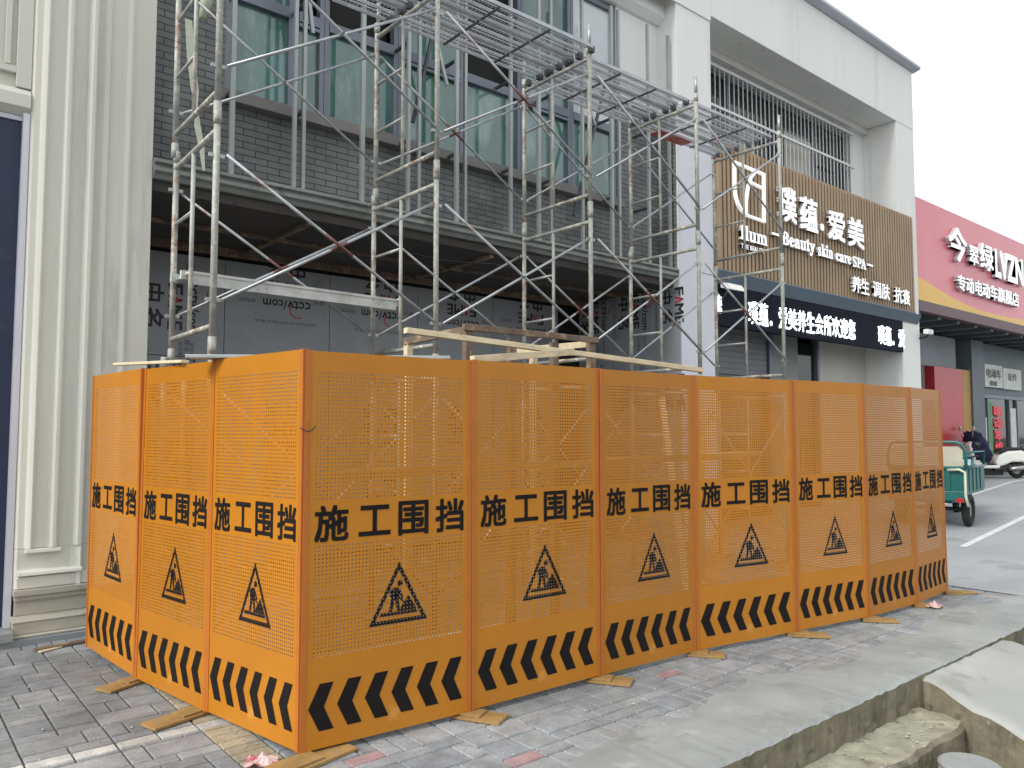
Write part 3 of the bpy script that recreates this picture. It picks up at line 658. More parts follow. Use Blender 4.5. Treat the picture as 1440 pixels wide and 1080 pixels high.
rs = empty('shop_sign', 'tall red shop sign with yellow wave and raised white lettering', 'sign', (21, 7.0, 4.25))
part(MB().box(17.04, 30, 7.03, 7.15, 4.26, 6.64), 'sign_face', 'red', rs)
wave = [(17.05, 4.90), (17.5, 4.84), (18.0, 4.755), (18.9, 4.63), (19.8, 4.55), (20.6, 4.51), (22, 4.51), (23.5, 4.56), (26, 4.75), (30, 5.2), (30, 4.36), (17.05, 4.40)]
part(MB().prism(wave, 'y', 7.018, 7.029), 'yellow_wave', 'yellow', rs)
part(MB().box(17.04, 30, 7.0, 7.16, 4.17, 4.395), 'sign_edge', 'maroon', rs)
mb = MB()
for s, x0, x1, z0, z1, b in [('今', 18.55, 19.55, 5.50, 6.25, .03), ('翠', 19.72, 20.25, 5.53, 5.97, .025), ('绿', 20.38, 21.2, 5.52, 6.14, .03), ('LVZN', 21.36, 23.3, 5.45, 6.10, .05), ('专动电动车旗舰店', 18.97, 22.9, 4.83, 5.18, .035)]:
    mb.text(s, (x0, 7.02, z0), (1, 0, 0), (0, 0, 1), x1-x0, z1-z0, .09, b, 0, 1)
part(mb, 'raised_lettering', ['letter', 'lettergrey'], rs)

# ============================================================ SCAFFOLD
FX = [1.69, 3.42, 5.16, 6.81, 8.46]; YN, YI, YF = 5.05, 5.56, 6.0
LEV = [(.06, 2.15), (2.15, 3.70), (3.70, 5.28)]
LN = ['bottom', 'middle', 'top']
def sframe(h, foot):
    root = bpy.data.objects.new('scaffold_section', None); COL.objects.link(root); root.empty_display_size = .1
    a, b = .13, h-.13
    def post(y, r, z0, z1, mat='galv_old'):
        mb = MB(); mb.tube([(0, y, z0), (0, y, z1)], r, 10)
        mb.tube([(0, y, z1-.09), (0, y, z1-.004)], r+.005, 10); 
        mb.build('post', mat, root)
    post(0, .0215, .002, h); post(YF-YN, .0215, .002, h)
    MB().tube([(0, YI-YN, a), (0, YI-YN, b)], .0155, 8).build('ladder_post', 'galv_old', root)
    for z in (a, b): MB().tube([(0, .015, z), (0, YF-YN-.015, z)], .0185, 10).build('rail', 'galv_old', root)
    n = 3 if h < 1.8 else 4
    for k in range(1, n): z = a+(b-a)*k/n; MB().tube([(0, YI-YN+.01, z), (0, YF-YN-.01, z)], .0125, 8).build('rung', 'galv', root)
    for y in (0, YF-YN):
        for z in (.30, h-.30): MB().box(-.05, .05, y-.008, y+.008, z-.012, z+.012).build('brace_pin', 'galv', root)
    if foot:
        for y in (0, YF-YN): MB().box(-.07, .07, y-.07, y+.07, -.055, -.045).build('base_plate', 'galv_old', root)
    else:
        for y in (0, YF-YN): MB().tube([(0, y, -.05), (0, y, .06)], .027, 10).build('coupling_sleeve', 'galv_old', root)
    return root
protos = {}
for li, (z0, z1) in enumerate(LEV):
    for i, x in enumerate(FX):
        key = li
        if key not in protos: o = protos[key] = sframe(z1-z0+(.17 if False else 0), li == 0)
        else: o = copy_tree(protos[key])
        o.location = (x, YN, z0); o.rotation_euler = (R(rnd.uniform(-.15, .15)), 0, R(rnd.uniform(-1.5, 1.5)))
        tag(o, f'ladder frame in the {LN[li]} scaffold lift, {ORD[i]} upright row from the left', 'scaffold section', 'stacked scaffold ladder frames')
# spigots standing above the top deck
for i, x in enumerate(FX):
    for y, nm in ((YN, 'street'), (YF, 'wall')):
        o = MB().tube([(0, 0, 0), (0, 0, .19)], .018, 8).build('scaffold_spigot', 'galv', loc=(x, y, 5.285)); tag(o, f'short tube end atop the {nm} side of the {ORD[i]} scaffold upright from left', 'scaffold spigot', 'spigots on the scaffold top')
def brace(L_, h, red):
    root = bpy.data.objects.new('cross_brace', None); COL.objects.link(root); root.empty_display_size = .1
    for s in (0, 1):
        a, b = ((.045, -.012-.0*s, .30), (L_-.045, -.012, h-.30)) if s == 0 else ((.045, -.036, h-.30), (L_-.045, -.036, .30))
        a = Vector(a); b = Vector(b); mb = MB(); mb.tube([a, b], .0115, 8)
        if red: mb.tube([a.lerp(b, .46-.03*s), a.lerp(b, .54+.02*s)], .0122, 8, 1)
        mb.build('diagonal_tube', ['brace', 'brace_red'], root)
    MB().tube([(L_/2, -.05, h/2), (L_/2, 0, h/2)], .008, 6).build('pivot_bolt', 'darksteel', root)
    return root
bp_ = {}
for li, (z0, z1) in enumerate(LEV):
    for i in range(4):
        for yk, (y, nm) in enumerate(((YN-.022, 'street'), (YF+.045, 'wall'))):
            key = (li, i)
            if key not in bp_: o = bp_[key] = brace(FX[i+1]-FX[i], z1-z0, (li, i) in ((1, 0), (2, 1), (1, 2), (1, 3)))
            else: o = copy_tree(bp_[key])
            o.location = (FX[i], y, z0)
            tag(o, f'crossed tubes, {nm} side, {LN[li]} scaffold lift, {ORD[i]} bay from the left', 'scaffold brace', 'cross braces between the scaffold frames')
def plank(L_, wd):
    root = bpy.data.objects.new('scaffold_plank', None); COL.objects.link(root); root.empty_display_size = .1
    MB().quad((.03, -wd/2+.004, 0), (L_-.03, -wd/2+.004, 0), (L_-.03, wd/2-.004, 0), (.03, wd/2-.004, 0)).build('deck', 'plank', root)
    mb = MB()
    for y in (-wd/2, -.006, wd/2-.012): mb.box(.03, L_-.03, y, y+.009, -.034, -.001)
    for y in (-wd/4-.003, wd/4-.003): mb.box(.03, L_-.03, y, y+.006, -.012, -.001)
    mb.build('flange', 'plank_rim', root)
    mb = MB()
    for k in (1, 2): mb.box(L_*k/3-.009, L_*k/3+.009, -wd/2+.013, wd/2-.013, -.05, -.035)
    mb.build('stiffener', 'darksteel', root)
    mb = MB()
    for x in (-.02, L_-.03):
        for y in (-wd*.32, wd*.32): mb.box(x, x+.05, y-.02, y+.02, -.05, .012)
    mb.build('hook', 'darksteel', root)
    return root
pp = {}
wdp = .287
for i in range(4):
    for k in range(3):
        key = i
        if key not in pp: o = pp[key] = plank(FX[i+1]-FX[i], wdp-.012)
        else: o = copy_tree(pp[key])
        o.location = (FX[i], (4.96 if i < 2 else 5.13)+wdp*(k+.5), 5.245); o.rotation_euler = (R(rnd.uniform(-.8, .8)), 0, 0)
        tag(o, f'perforated steel deck plank, {["street side", "middle", "wall side"][k]} of the {ORD[i]} bay from the left', 'scaffold plank', 'deck planks on the scaffold top')
        if i == 3 and k == 2:
            mb = MB(); mb.box(.35, .95, -.02, .14, -.052, -.0455); mb.build('red_paint_patch', 'plank_red', o)
o = plank(FX[1]-FX[0], .36); o.location = (FX[0], 5.79, 2.735); o.rotation_euler = (R(3), R(.6), 0)
for c in o.children: c.data.materials[0] = MAT['plank_pale']
mb = MB(); mb.box(.02, FX[1]-FX[0]-.02, -.183, -.172, -.085, .006); mb.box(.02, FX[1]-FX[0]-.02, -.19, -.171, -.012, .008); mb.build('edge_channel', 'plank_pale', o)
tag(o, 'grey steel plank hooked low in the left scaffold bay behind the orange hoarding', 'scaffold plank')

# steel studs on the brick front
for i, x in enumerate([2.505, 3.11, 3.205, 3.856, 4.417, 4.554, 5.06, 5.19, 5.869, 6.318, 6.531, 7.10, 7.66, 7.80, 8.42, 8.90]):
    st = empty('steel_stud', f'galvanised steel stud standing on the grey ledge, {i+1 if i >= 10 else ORD[i]}{"th" if i >= 10 else ""} from the left' if i != 10 and i != 11 and i != 12 else f'galvanised steel stud standing on the grey ledge, {["eleventh", "twelfth", "thirteenth"][i-10]} from the left', 'steel stud', (x, 7.08, 3.97), 0, 'steel studs in front of the brick wall')
    w2 = .017 if i % 3 else .022; y0 = rnd.uniform(-.01, .01)
    mb = MB(); mb.box(-w2, w2, y0-.02, y0+.02, 0, 3.48); mb.build('upright', 'stud', st)
    if i % 2 == 0:
        for z in (.80, 1.9): MB().bar((0, .02, z), (.0, .275, z+.0), .03, .03).build('bracket', 'darksteel', st)
for i, (a, b) in enumerate([((3.30, 7.10, 5.6), (3.12, 7.10, 6.9)), ((4.95, 7.11, 5.55), (4.62, 7.11, 6.6)), ((7.35, 7.10, 5.7), (7.0, 7.12, 6.5)), ((6.95, 7.1, 4.4), (7.55, 7.1, 6.3)), ((4.5, 7.12, 5.0), (4.85, 7.12, 6.5))]):
    o = MB().bar(a, b, .035, .03).build('diagonal_strut', 'darksteel' if i in (3, 4) else 'stud'); tag(o, f'{"dark" if i in (3, 4) else "galvanised"} slanting strut between the wall studs, {ORD[[0, 2, 4, 3, 1][i]]} from the left', 'strut', 'slanting struts in front of the windows')

# loose things hanging on the left frame
mb = MB(); mb.tube([(2.08, 6.55, 6.1), (1.98, 6.5, 5.7), (1.86, 6.42, 5.42), (1.80, 6.4, 5.30)], [.05, .055, .05, .04], 10); tag(mb.build('hose', 'hose'), 'short pale fat hose end hanging beside the left scaffold frame', 'hose')
mb = MB(); mb.tube([(2.16, 6.4, 6.1), (2.13, 6.4, 5.75), (2.08, 6.38, 5.45), (2.02, 6.36, 5.15), (1.99, 6.36, 4.98)], [.04, .04, .036, .05, .03], 8); tag(mb.build('strap', 'hose'), 'long green grey strap dangling behind the left scaffold frame', 'strap')
mb = MB(); pts = [(1.93, 6.52, 5.02, .028), (1.95, 6.5, 4.7, .032), (1.985, 6.49, 4.42, .03), (2.0, 6.48, 4.28, .006), (2.01, 6.48, 4.12, .026), (2.04, 6.46, 3.95, .022), (2.06, 6.45, 3.75, .01)]; prev = None
for (x, y, z, hw) in pts:
    r0 = mb.add([(x-hw, y, z), (x+hw, y+.02*hw, z), (x+hw, y+.006, z), (x-hw, y+.006, z)])
    if prev is not None:
        for k in range(4): mb.face((prev+k, prev+(k+1) % 4, r0+(k+1) % 4, r0+k))
    prev = r0
tag(mb.build('plastic_strip', 'strip'), 'twisted pale plastic strip hanging at the left scaffold frame', 'plastic strip')
def cable(pts, r, label):
    P = []
    for a, b in zip(pts, pts[1:]):
        a = Vector(a); b = Vector(b); sag = .06*(b-a).length
        for k in range(8): t = k/8; p = a.lerp(b, t); p.z -= sag*4*t*(1-t); P.append(p)
    P.append(Vector(pts[-1])); tag(MB().tube(P, r, 5).build('cable', 'black'), label, 'cable')
cable([(3.5, 7.15, 3.75), (5.5, 7.0, 3.55), (7.0, 6.95, 3.80), (8.9, 6.95, 3.60)], .006, 'thin dark cable sagging under the grey ledge')

# ============================================================ HOARDING
H_P = 1.98
EM_C, EM_B, EM_S = .54, .555, .345      # warning triangle: centre, base height, side
def panel_proto():
    root = bpy.data.objects.new('hoarding_panel', None); COL.objects.link(root); root.empty_display_size = .1
    n = MB(); n.box(.004, .996, .0, .0015, .0, H_P); sh = MB(); sh.quad((.004, 0, 0), (.996, 0, 0), (.996, 0, H_P), (.004, 0, H_P)); sh.build('perforated_sheet', 'sheet', root)
    mb = MB(); t = .03
    mb.box(.002, .030, -.004, .032, -.002, H_P+.002); mb.box(.970, .998, -.004, .032, -.002, H_P+.002)
    for z in (0, 1.095, H_P-.03): mb.box(.030, .970, .002, .030, z, z+.03)
    mb.build('frame', 'orange', root)
    mb = MB()
    for z in (.35, 1.6): mb.box(-.004, .0035, .004, .028, z, z+.05)
    mb.build('clip', 'darksteel', root)
    y = -.0022
    mb = MB()
    for c, cx in zip('施工围挡', (.155, .395, .625, .855)):
        hh = .175 if c != '工' else .15
        mb.text(c, (cx-.088, y, 1.11-hh/2-.005), (1, 0, 0), (0, 0, 1), .176, hh, 0, .032)
    mb.build('lettering', 'ink', root)
    mb = MB()
    x = .045
    for k in range(6):
        n0 = mb.add([(x, y, .20), (x+.058, y, .315), (x+.132, y, .315), (x+.082, y, .20), (x+.135, y, .085), (x+.058, y, .085)])
        mb.face((n0+0, n0+3, n0+2, n0+1)); mb.face((n0+0, n0+5, n0+4, n0+3)); x += .152
    mb.build('chevron_stripes', 'ink', root)
    # triangular roadworks sign printed over the holes
    mb = MB(); s = EM_S; hh = s*.93; cx, zb = EM_C, EM_B
    def tri(sc_):
        c = (cx, zb+hh/3); return [(c[0]+(px-c[0])*sc_, c[1]+(pz-c[1])*sc_) for px, pz in ((cx-s/2, zb), (cx+s/2, zb), (cx, zb+hh))]
    o_, i_ = tri(1.0), tri(.80)
    for k in range(3):
        j = (k+1) % 3; n0 = mb.add([(o_[k][0], y, o_[k][1]), (o_[j][0], y, o_[j][1]), (i_[j][0], y, i_[j][1]), (i_[k][0], y, i_[k][1])]); mb.face((n0, n0+1, n0+2, n0+3))
    def poly(pts):
        n0 = mb.add([(cx+px*s, y, zb+pz*s) for px, pz in pts]); mb.face(range(n0, n0+len(pts)))
    poly([(-.33, .125), (.33, .125), (.30, .175), (-.30, .175)])
    poly([(.02, .18), (.31, .18), (.20, .36), (.16, .40), (.12, .33), (.07, .29)])
    poly([(-.17, .18), (-.12, .18), (-.08, .31), (-.06, .40), (-.13, .40)]); poly([(-.03, .18), (.02, .18), (.0, .33), (-.02, .40), (-.07, .40)])
    poly([(-.15, .39), (-.01, .39), (.02, .46), (-.01, .54), (-.09, .54), (-.16, .48)]); poly([(.0, .46), (.05, .36), (.075, .38), (.025, .50)]); poly([(-.10, .44), (.09, .30), (.10, .325), (-.09, .47)])
    poly([(.02+.045*math.cos(t), .60+.05*math.sin(t)) for t in [2*math.pi*k/10 for k in range(10)]])
    mb.build('warning_emblem', 'ink_holed', root)
    return root
PTS = [(1.30, 6.45), (1.385, 5.44), (1.53, 4.53), (1.685, 3.655), (2.68, 3.583), (3.70, 3.555), (4.645, 3.515), (5.697, 3.34), (6.60, 3.20), (7.47, 3.168), (8.315, 3.23)]
PL = ['orange hoarding panel standing against the cream pilaster', 'orange hoarding panel in the middle of the short side run', 'bright orange hoarding panel of the side run ending at the front corner', 'large orange hoarding panel starting the long front run at the corner', 'orange hoarding panel in front of the dark timber stand', 'orange hoarding panel under the far end of the long pale batten', 'orange hoarding panel in front of the film wrapped pillar', 'orange hoarding panel third from the tricycle end of the run', 'orange hoarding panel next to the last one by the tricycle', 'last orange hoarding panel of the run, beside the green tricycle']
pn = panel_proto()
for i in range(10):
    a, b = PTS[i], PTS[i+1]; L_ = math.hypot(b[0]-a[0], b[1]-a[1])
    o = pn if i == 0 else copy_tree(pn)
    o.location = (a[0], a[1], .032+rnd.uniform(-.003, .003)); o.rotation_euler = (R(rnd.uniform(-.35, .35)), R(rnd.uniform(-.15, .15)), math.atan2(b[1]-a[1], b[0]-a[0])); o.scale = (L_, 1, 1)
    tag(o, PL[i], 'hoarding panel', 'orange construction hoarding panels')
# plywood pads under the joints
PADS = [(1.34, 5.42, 205, .34, .14, 'left side, second panel joint'), (1.44, 4.60, 195, .42, .15, 'left side, joint next to the corner panel'), (1.71, 3.60, 12, .46, .17, 'front corner beside the pink wrapper'), (2.70, 3.54, -62, .30, .15, 'first joint right of the corner'), (3.72, 3.51, -58, .30, .15, 'second joint right of the corner'), (4.68, 3.47, -55, .28, .14, 'third joint right of the corner'), (5.73, 3.29, -50, .34, .14, 'fourth joint right of the corner'), (6.64, 3.15, -50, .30, .14, 'fifth joint right of the corner'), (7.52, 3.13, -40, .26, .13, 'sixth joint right of the corner'), (8.36, 3.16, -30, .34, .13, 'right end of the hoarding')]
for i, (x, y, a, l, wd, s) in enumerate(PADS):
    mb = MB(); mb.box(-l*.42, l*.52, -wd/2, wd/2, 0, .015); mb.box(-l*.42, l*.1, -wd/2+.02, wd/2-.02, .0155, .027)
    for sx in (.3, .48): mb.tube([(l*sx, .02, .0145), (l*sx, .02, .0170)], .005, 6)
    o = mb.build('plywood_pad', 'pad', loc=(x, y, .003), bevel=.002); o.rotation_euler = (0, 0, R(a)); tag(o, f'ochre plywood pad under the hoarding at the {s}', 'plywood pad', 'plywood pads under the hoarding')
cable([(1.66, 3.645, 1.62), (1.70, 3.62, 1.60), (1.74, 3.635, 1.63)], .003, 'short tie wire knotted around the hoarding corner')
# timber on and behind the hoarding
def timber(a, b, wd, ht, label, mat='timber'):
    o = MB().bar(a, b, wd, ht).build('timber_batten', mat, bevel=.002); return tag(o, label, 'batten', 'loose battens at the hoarding')
timber((2.50, 4.02, 2.215), (5.06, 3.74, 2.085), .05, .035, 'long pale batten running behind the hoarding top to the pillar')
timber((2.74, 3.66, 2.025), (3.70, 3.80, 2.145), .04, .045, 'short pale batten tilted up across the hoarding top')
timber((1.35, 6.02, 2.078), (1.475, 4.88, 2.026), .05, .018, 'thin pale strip of wood lying on the left hoarding panels')
o = MB().box(-.65, .65, -.05, .05, 0, .02).build('metal_plank', 'stud', bevel=.003); o.location = (2.0, 4.13, 2.017); o.rotation_euler = (0, 0, math.atan2(3.72-4.6, 2.62-1.43)); o.scale = (1.15, 1, 1); tag(o, 'flat grey metal plank laid diagonally across the hoarding corner', 'plank')
tf = empty('timber_stand', 'rough dark timber stand with rails rising above the hoarding', 'timber stand', (3.8, 4.4, 0))
Pn = [(3.20, 4.33), (3.60, 4.33), (4.02, 4.33), (4.42, 4.33)]
for k, (x, y) in enumerate(Pn): part(MB().bar((x, y, .02), (x, y, 2.345 if k in (0, 3) else 2.28), .06, .05), 'post', 'timber_old', tf, bevel=.003)
for x in (2.98, 4.18, 3.96): part(MB().bar((x, 4.75, .02), (x, 4.75, 2.26), .05, .05), 'post', 'timber', tf, bevel=.003)
part(MB().bar((3.14, 4.30, 2.322), (4.47, 4.30, 2.328), .03, .045), 'rail', 'timber_old', tf, bevel=.003)
part(MB().bar((3.20, 4.35, 2.31), (2.95, 4.76, 2.245), .03, .05), 'rail', 'timber_old', tf, bevel=.003)
part(MB().bar((4.43, 4.35, 2.30), (3.94, 4.78, 2.24), .035, .05), 'rail', 'timber', tf, bevel=.003)
# material stored behind the hoarding, seen through the holes
for i, (x, y, z, l, a, lab) in enumerate([(3.0, 4.2, .3, 2.2, 4, 'lower'), (3.1, 4.25, .38, 2.0, -3, 'upper'), (5.0, 4.1, .25, 1.8, 8, 'right hand')]):
    o = MB().box(-l/2, l/2, -.3, .3, 0, .06).build('gypsum_board_stack', 'plaster', loc=(x, y, z-.25), bevel=.003); o.rotation_euler = (0, 0, R(a)); tag(o, f'{lab} stack of pale boards lying behind the orange hoarding', 'board stack', 'pale boards behind the hoarding')
timber((2.0, 4.05, 1.35), (6.2, 3.95, 1.40), .04, .05, 'level batten seen through the holes behind the front panels')
timber((5.1, 3.9, .05), (5.5, 4.5, 1.9), .05, .04, 'leaning batten seen through the holes of the panel before the pillar')

# litter
def crumple(name, loc, size, label, seed):
    r = random.Random(seed); mb = MB(); n = 7; g = []
    for j in range(n):
        for i in range(n):
            g.append(mb.add([((i/(n-1)-.5)*size*1.5+r.uniform(-.1, .1)*size, (j/(n-1)-.5)*size+r.uniform(-.1, .1)*size, .004+abs(r.gauss(0, .13))*size*(1.6-abs(i-3)*.35))]))
    for j in range(n-1):
        for i in range(n-1): mb.face((g[j*n+i], g[j*n+i+1], g[(j+1)*n+i+1], g[(j+1)*n+i]))
    o = mb.build(name, 'paper', loc=loc); o.rotation_euler = (0, 0, r.uniform(0, 3)); s = o.modifiers.new('solid', 'SOLIDIFY'); s.thickness = .001; tag(o, label, 'litter')
crumple('plastic_wrapper', (1.53, 3.72, .004), .10, 'crumpled pink and white wrapper at the front corner of the hoarding', 4)
crumple('plastic_wrapper', (7.55, 3.06, .004), .12, 'small pale wrapper lying by the right end panels', 9)
def pebbles():
    mb = MB(); r = random.Random(21)
    for k in range(420):
        q = r.random()
        if k > 150:
            i = r.randrange(10); a, b = PTS[i], PTS[i+1]; t = r.random(); dx, dy = b[1]-a[1], a[0]-b[0]; L_ = math.hypot(dx, dy); e = abs(r.gauss(0, .06))
            x, y, z = a[0]+(b[0]-a[0])*t-abs(dx)/L_*e*(1 if i < 3 else 0), a[1]+(b[1]-a[1])*t+(dy/L_*e if i >= 3 else 0), .002
        elif q < .5: x, y, z = r.uniform(2.6, 5.3), r.uniform(1.98, 2.25), -.195
        elif q < .8: x, y, z = r.uniform(.2, 8), r.uniform(2.5, 3.3), .004
        else: x, y, z = r.uniform(.6, 1.3), r.uniform(4.3, 6.6), .003
        s = r.uniform(.003, .011) if k <= 150 else r.uniform(.002, .007); c = [(x+s*math.cos(t)*r.uniform(.7, 1.2), y+s*math.sin(t)*r.uniform(.7, 1.2), z) for t in [k2*1.0472 for k2 in range(6)]]
        n0 = mb.add(c+[(x, y, z+s*.8)])
        for i in range(6): mb.face((n0+i, n0+(i+1) % 6, n0+6))
    return mb.build('gravel_crumbs', 'ramp')
tag(pebbles(), 'pale crumbs of mortar and gravel scattered over paving and gutter', 'gravel', kind='stuff')
o = MB().box(-.55, .05, -.03, .03, 0, .018).build('timber_offcut', 'timber_old', loc=(1.55, 6.72, .004), bevel=.002); o.rotation_euler = (0, 0, R(8)); tag(o, 'grey plank offcut at the foot of the cream pilaster', 'offcut')
o = MB().box(-.08, .08, -.02, .02, 0, .008).build('wood_chip', 'timber', loc=(1.1, 6.62, .004)); o.rotation_euler = (0, 0, R(25)); tag(o, 'pale yellow wood chip on the paving before the pilaster', 'wood chip')

# concrete bollard stump in the gutter
b = empty('concrete_stump', 'round pale concrete stump with a flat lid standing in the gutter', 'stump', (4.66, 1.73, -.42))
mb = MB(); N = 28
mb.tube([(0, 0, .0), (0, 0, .205)], .148, N); mb.build('body', 'ramp', b)
mb = MB(); mb.tube([(0, 0, .206), (0, 0, .216), (0, 0, .228), (0, 0, .234)], [.152, .156, .15, .135], N); mb.build('lid', 'concrete', b)
o = MB().box(-.2, .35, -.2, .2, 0, .10).build('concrete_block', 'concrete', loc=(5.02, 1.28, -.415), bevel=.012); o.rotation_euler = (0, 0, R(10)); tag(o, 'grey concrete block cut by the lower right corner of the picture', 'concrete block')

# ============================================================ VEHICLES
def wheel(name, c, axis, R_, r, parent):
    w_ = MB().torus(c, axis, R_-r, r, 24, 8).build(name, 'tyre', parent)
    c = Vector(c); ax = Vector(axis).normalized(); mb = MB(); mb.tube([c-ax*.03, c+ax*.03], .05, 10)
    u = ax.orthogonal().normalized(); v = ax.cross(u)
    for k in range(5):
        t = 2*math.pi*k/5; e = u*math.cos(t)+v*math.sin(t); mb.bar(c+e*.04, c+e*(R_-2*r+.01), .03, .02, upv=tuple(ax))
    mb.torus(c, axis, R_-2*r-.005, .018, 24, 6); mb.build('rim', 'rim', w_)
    return w_
tr = empty('cargo_tricycle', 'green electric cargo tricycle with railed box behind the right end of the hoarding', 'tricycle', (12.6, 5.15, zf(13)), R(10))
mb = MB(); mb.box(0, 1.5, -.52, .52, .50, .54); mb.box(-.02, .02, -.55, .55, .42, .56); mb.box(.2, 1.4, -.3, .3, .36, .44); mb.build('chassis', 'teal', tr, bevel=.006)
mb = MB()
mb.box(.0, .03, -.52, .52, .56, .90); mb.box(1.48, 1.5, -.52, .52, .54, .90)
for s in (-.535, .515): mb.box(0, 1.5, s, s+.02, .54, .90)
for y in (-.3, 0, .3): mb.box(-.025, 0, y-.025, y+.025, .57, .89)
for k in range(4): mb.box(.3*k+.2, .3*k+.26, -.548, -.535, .55, .89)
mb.tube([(-.01, -.53, .91), (-.01, .53, .91)], .022, 8); mb.tube([(-.01, -.54, .91), (1.5, -.54, .91)], .022, 8); mb.tube([(-.01, .54, .91), (1.5, .54, .91)], .022, 8)
mb.build('cargo_box', 'teal', tr)
mb = MB()
mb.tube([(0, -.54, .91), (0, -.54, 1.16), (0, -.50, 1.26), (0, -.42, 1.30), (0, .42, 1.30), (0, .50, 1.26), (0, .54, 1.16), (0, .54, .91)], .024, 10)
mb.tube([(0, -.54, 1.14), (1.45, -.54, 1.14), (1.45, -.54, .91)], .018, 8); mb.tube([(0, .54, 1.14), (1.45, .54, 1.14), (1.45, .54, .91)], .018, 8); mb.build('guard_rail', 'teal', tr)
mb = MB(); mb.prism([(-.5, .935), (.5, .935), (.5, 1.18), (.44, 1.235), (-.44, 1.235), (-.5, 1.18)], 'x', .006, .016); mb.build('rear_tarp', 'tarp', tr)
mb = MB(); mb.tube([(-.045, -.30, .88), (-.05, -.46, .89), (-.05, -.53, .85), (-.05, -.53, .5), (-.03, -.56, .34)], .02, 8); mb.build('tail_gate_bar', 'pale', tr)
mb = MB(); mb.box(-.03, .0, -.50, -.40, .40, .46); mb.box(-.03, .0, .40, .50, .40, .46); mb.build('tail_lamp', 'lamp', tr)
mb = MB()
for s in (-.40, .40): mb.tube([(.5, s, .27), (.35, s, .5)], .02, 6); mb.tube([(.5, s, .27), (.75, s, .5)], .02, 6)
mb.tube([(.45, -.46, .26), (.45, .46, .26)], .03, 8); mb.tube([(.45, -.1, .26), (.45, .1, .26)], .1, 12); mb.build('rear_axle', 'black', tr)
wheel('wheel', (.45, -.47, .26), (0, 1, 0), .26, .055, tr); wheel('wheel', (.45, .47, .26), (0, 1, 0), .26, .055, tr); wheel('wheel', (2.25, 0, .25), (0, 1, 0), .25, .05, tr)
mb = MB(); mb.prism([(1.5, .36), (2.0, .34), (2.12, .5), (2.02, .58), (1.92, .44), (1.5, .46)], 'y', -.16, .16); mb.prism([(1.92, .45), (2.05, .45), (2.30, .98), (2.26, 1.06), (2.16, 1.04)], 'y', -.27, .27); mb.build('cowl', 'tealblue', tr, bevel=.03)
mb = MB(); mb.prism([(1.42, .60), (1.78, .60), (1.80, .70), (1.46, .72)], 'y', -.2, .2); mb.build('seat', 'black', tr, bevel=.03); MB().box(1.5, 1.75, -.16, .16, .46, .60).build('seat_box', 'tealblue', tr, bevel=.01)
mb = MB(); mb.tube([(2.25, 0, .25), (2.14, 0, .98)], .025, 8); mb.tube([(2.1, -.36, 1.04), (2.13, -.1, 1.0), (2.13, .1, 1.0), (2.1, .36, 1.04)], .014, 8); mb.build('fork', 'black', tr)
mb = MB(); mb.tube([(2.1, -.3, 1.03), (2.1, -.34, 1.2)], .006, 6); mb.tube([(2.1, -.34, 1.18), (2.1, -.36, 1.27)], [.03, .05], 10); mb.build('mirror', 'black', tr)

ang = math.atan2(-.62, .78)          # local +X points from front to rear
sx = empty('motor_scooter', 'white motor scooter parked before the glass door of the corner shop', 'scooter', (21.70, 7.84, zf(22)), ang)
wheel('wheel', (0, 0, .23), (0, 1, 0), .23, .055, sx); wheel('wheel', (1.25, 0, .23), (0, 1, 0), .23, .058, sx)
mb = MB(); mb.prism([(.62, .40), (.70, .58), (.95, .70), (1.30, .72), (1.50, .62), (1.52, .50), (1.42, .42), (1.05, .42), (.85, .34), (.68, .30)], 'y', -.17, .17); mb.build('body', 'scwhite', sx, bevel=.05)
mb = MB(); mb.prism([(.02, .42), (.10, .30), (.30, .26), (.70, .26), (.72, .34), (.32, .34), (.22, .42), (.06, .92), (-.04, .95), (-.08, .86)], 'y', -.19, .19); mb.build('front_shield', 'scwhite', sx, bevel=.03)
mb = MB(); mb.prism([(-.2, .40), (-.05, .52), (.18, .46), (.24, .36), (.10, .46), (-.06, .44)], 'y', -.08, .08); mb.build('front_mudguard', 'scwhite', sx, bevel=.02)
mb = MB(); mb.prism([(.70, .66), (.80, .76), (1.05, .80), (1.34, .78), (1.38, .73), (1.0, .71)], 'y', -.15, .15); mb.build('seat', 'black', sx, bevel=.04)
mb = MB(); mb.box(.6, 1.3, -.13, .13, .2, .36); mb.box(.3, .9, -.02, .02, .08, .26); mb.build('engine', 'black', sx, bevel=.03)
mb = MB(); mb.tube([(.95, -.18, .25), (1.45, -.2, .30)], [.045, .06], 10); mb.build('exhaust', 'rim', sx)
mb = MB(); mb.tube([(0, 0, .23), (.02, 0, .55), (-.0, 0, 1.0)], .03, 8); mb.tube([(.06, -.34, 1.06), (.0, -.1, 1.03), (.0, .1, 1.03), (.06, .34, 1.06)], .016, 8); mb.build('handlebar', 'black', sx)
for s in (-1, 1):
    mb = MB(); mb.tube([(.0, s*.22, 1.05), (-.02, s*.28, 1.24)], .007, 6); mb.tube([(-.03, s*.28, 1.27), (.0, s*.28, 1.27)], .055, 12); mb.build('mirror', 'pale', sx)
mb = MB(); mb.tube([(1.36, -.12, .79), (1.52, -.1, .86), (1.56, 0, .87), (1.52, .1, .86), (1.36, .12, .79)], .012, 8); mb.build('grab_rail', 'rim', sx)
MB().box(1.50, 1.55, -.1, .1, .56, .68).build('tail_lamp', 'lamp', sx, bevel=.02)
MB().box(-.10, -.06, -.08, .08, .78, .9).build('headlamp', 'rim', sx, bevel=.02)
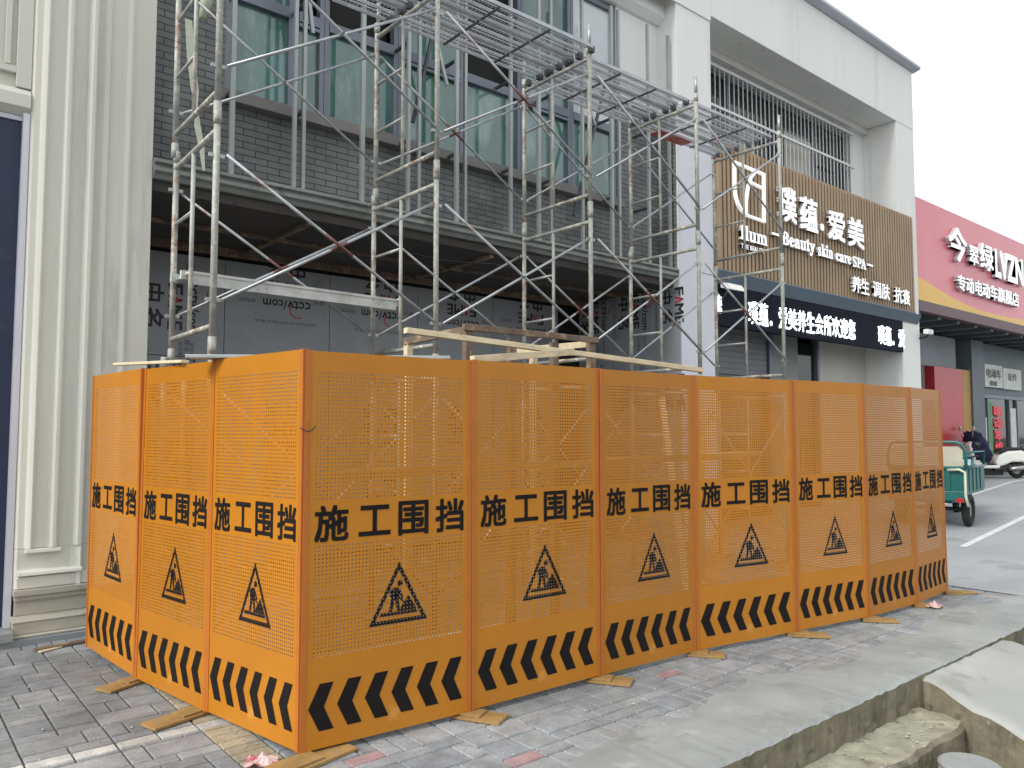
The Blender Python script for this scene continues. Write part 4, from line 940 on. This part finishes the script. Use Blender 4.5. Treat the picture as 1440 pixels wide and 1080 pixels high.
def quilt():
    r = random.Random(3); mb = MB(); nu, nv = 20, 12; base = len(mb.v)
    for i in range(nu+1):
        for j in range(nv):
            t = math.pi*i/nu; p = 2*math.pi*j/nv; k = 1+r.uniform(-.13, .13)
            mb.add([(.22+(.20+.16*(1-math.cos(t))/2)*math.sin(t)**.6*math.cos(p)*k-.10*math.cos(t), .36*math.sin(t)**.6*math.sin(p)*k, .80+.38*math.cos(t)*k+.05*math.sin(3*p)*math.sin(t))])
    for i in range(nu):
        for j in range(nv): mb.face((base+i*nv+j, base+(i+1)*nv+j, base+(i+1)*nv+(j+1) % nv, base+i*nv+(j+1) % nv), 0, True)
    return mb
o = quilt().build('wind_quilt', 'quilt'); o.location = sx.location; o.rotation_euler = (0, 0, ang); tag(o, 'dark blue padded wind quilt draped over the white scooter handlebars', 'quilt')

# ============================================================ STREET TREES behind the viewer (mirrored in the windows)
def tree(x, y, h, cr, label, seed):
    r = random.Random(seed); t = empty('street_tree', label, 'tree', (x, y, -.45), 0, 'street trees across the road')
    mb = MB(); mb.tube([(0, 0, 0), (.05, .03, h*.3), (-.05, .05, h*.55), (.0, .0, h*.8)], [.20, .15, .11, .05], 9)
    for k in range(6):
        a = r.uniform(0, 6.28); z = h*r.uniform(.35, .6); e = (math.cos(a)*cr*.7, math.sin(a)*cr*.7, z+h*.22); mb.tube([(0, 0, z), (e[0]*.5, e[1]*.5, z+h*.14), e], [.07, .045, .02], 6)
    mb.build('trunk', 'bark', t)
    mb = MB(); cl = [(r.gauss(0, .5)*cr, r.gauss(0, .5)*cr, h*.68+r.gauss(0, .42)*cr) for _ in range(26)]
    for c in cl:
        for _ in range(70):
            d = Vector((r.gauss(0, 1), r.gauss(0, 1), r.gauss(0, 1))).normalized()*r.random()**.5*cr*.36; p = Vector(c)+d; s = r.uniform(.07, .15)
            u = Vector((r.gauss(0, 1), r.gauss(0, 1), r.gauss(0, .6))).normalized(); v = u.orthogonal().normalized()
            mb.quad(p-u*s, p-v*s*.5, p+u*s, p+v*s*.5)
    mb.build('crown', 'leaf', t)
for i, (x, y, h, cr) in enumerate([(-2, -8, 7.5, 2.4), (5.5, -9, 8, 2.6), (13, -8.5, 7.5, 2.5), (21, -9, 8.2, 2.6)]):
    tree(x, y, h, cr, f'leafy street tree across the road, {ORD[i]} of the row seen from the pavement', 40+i)
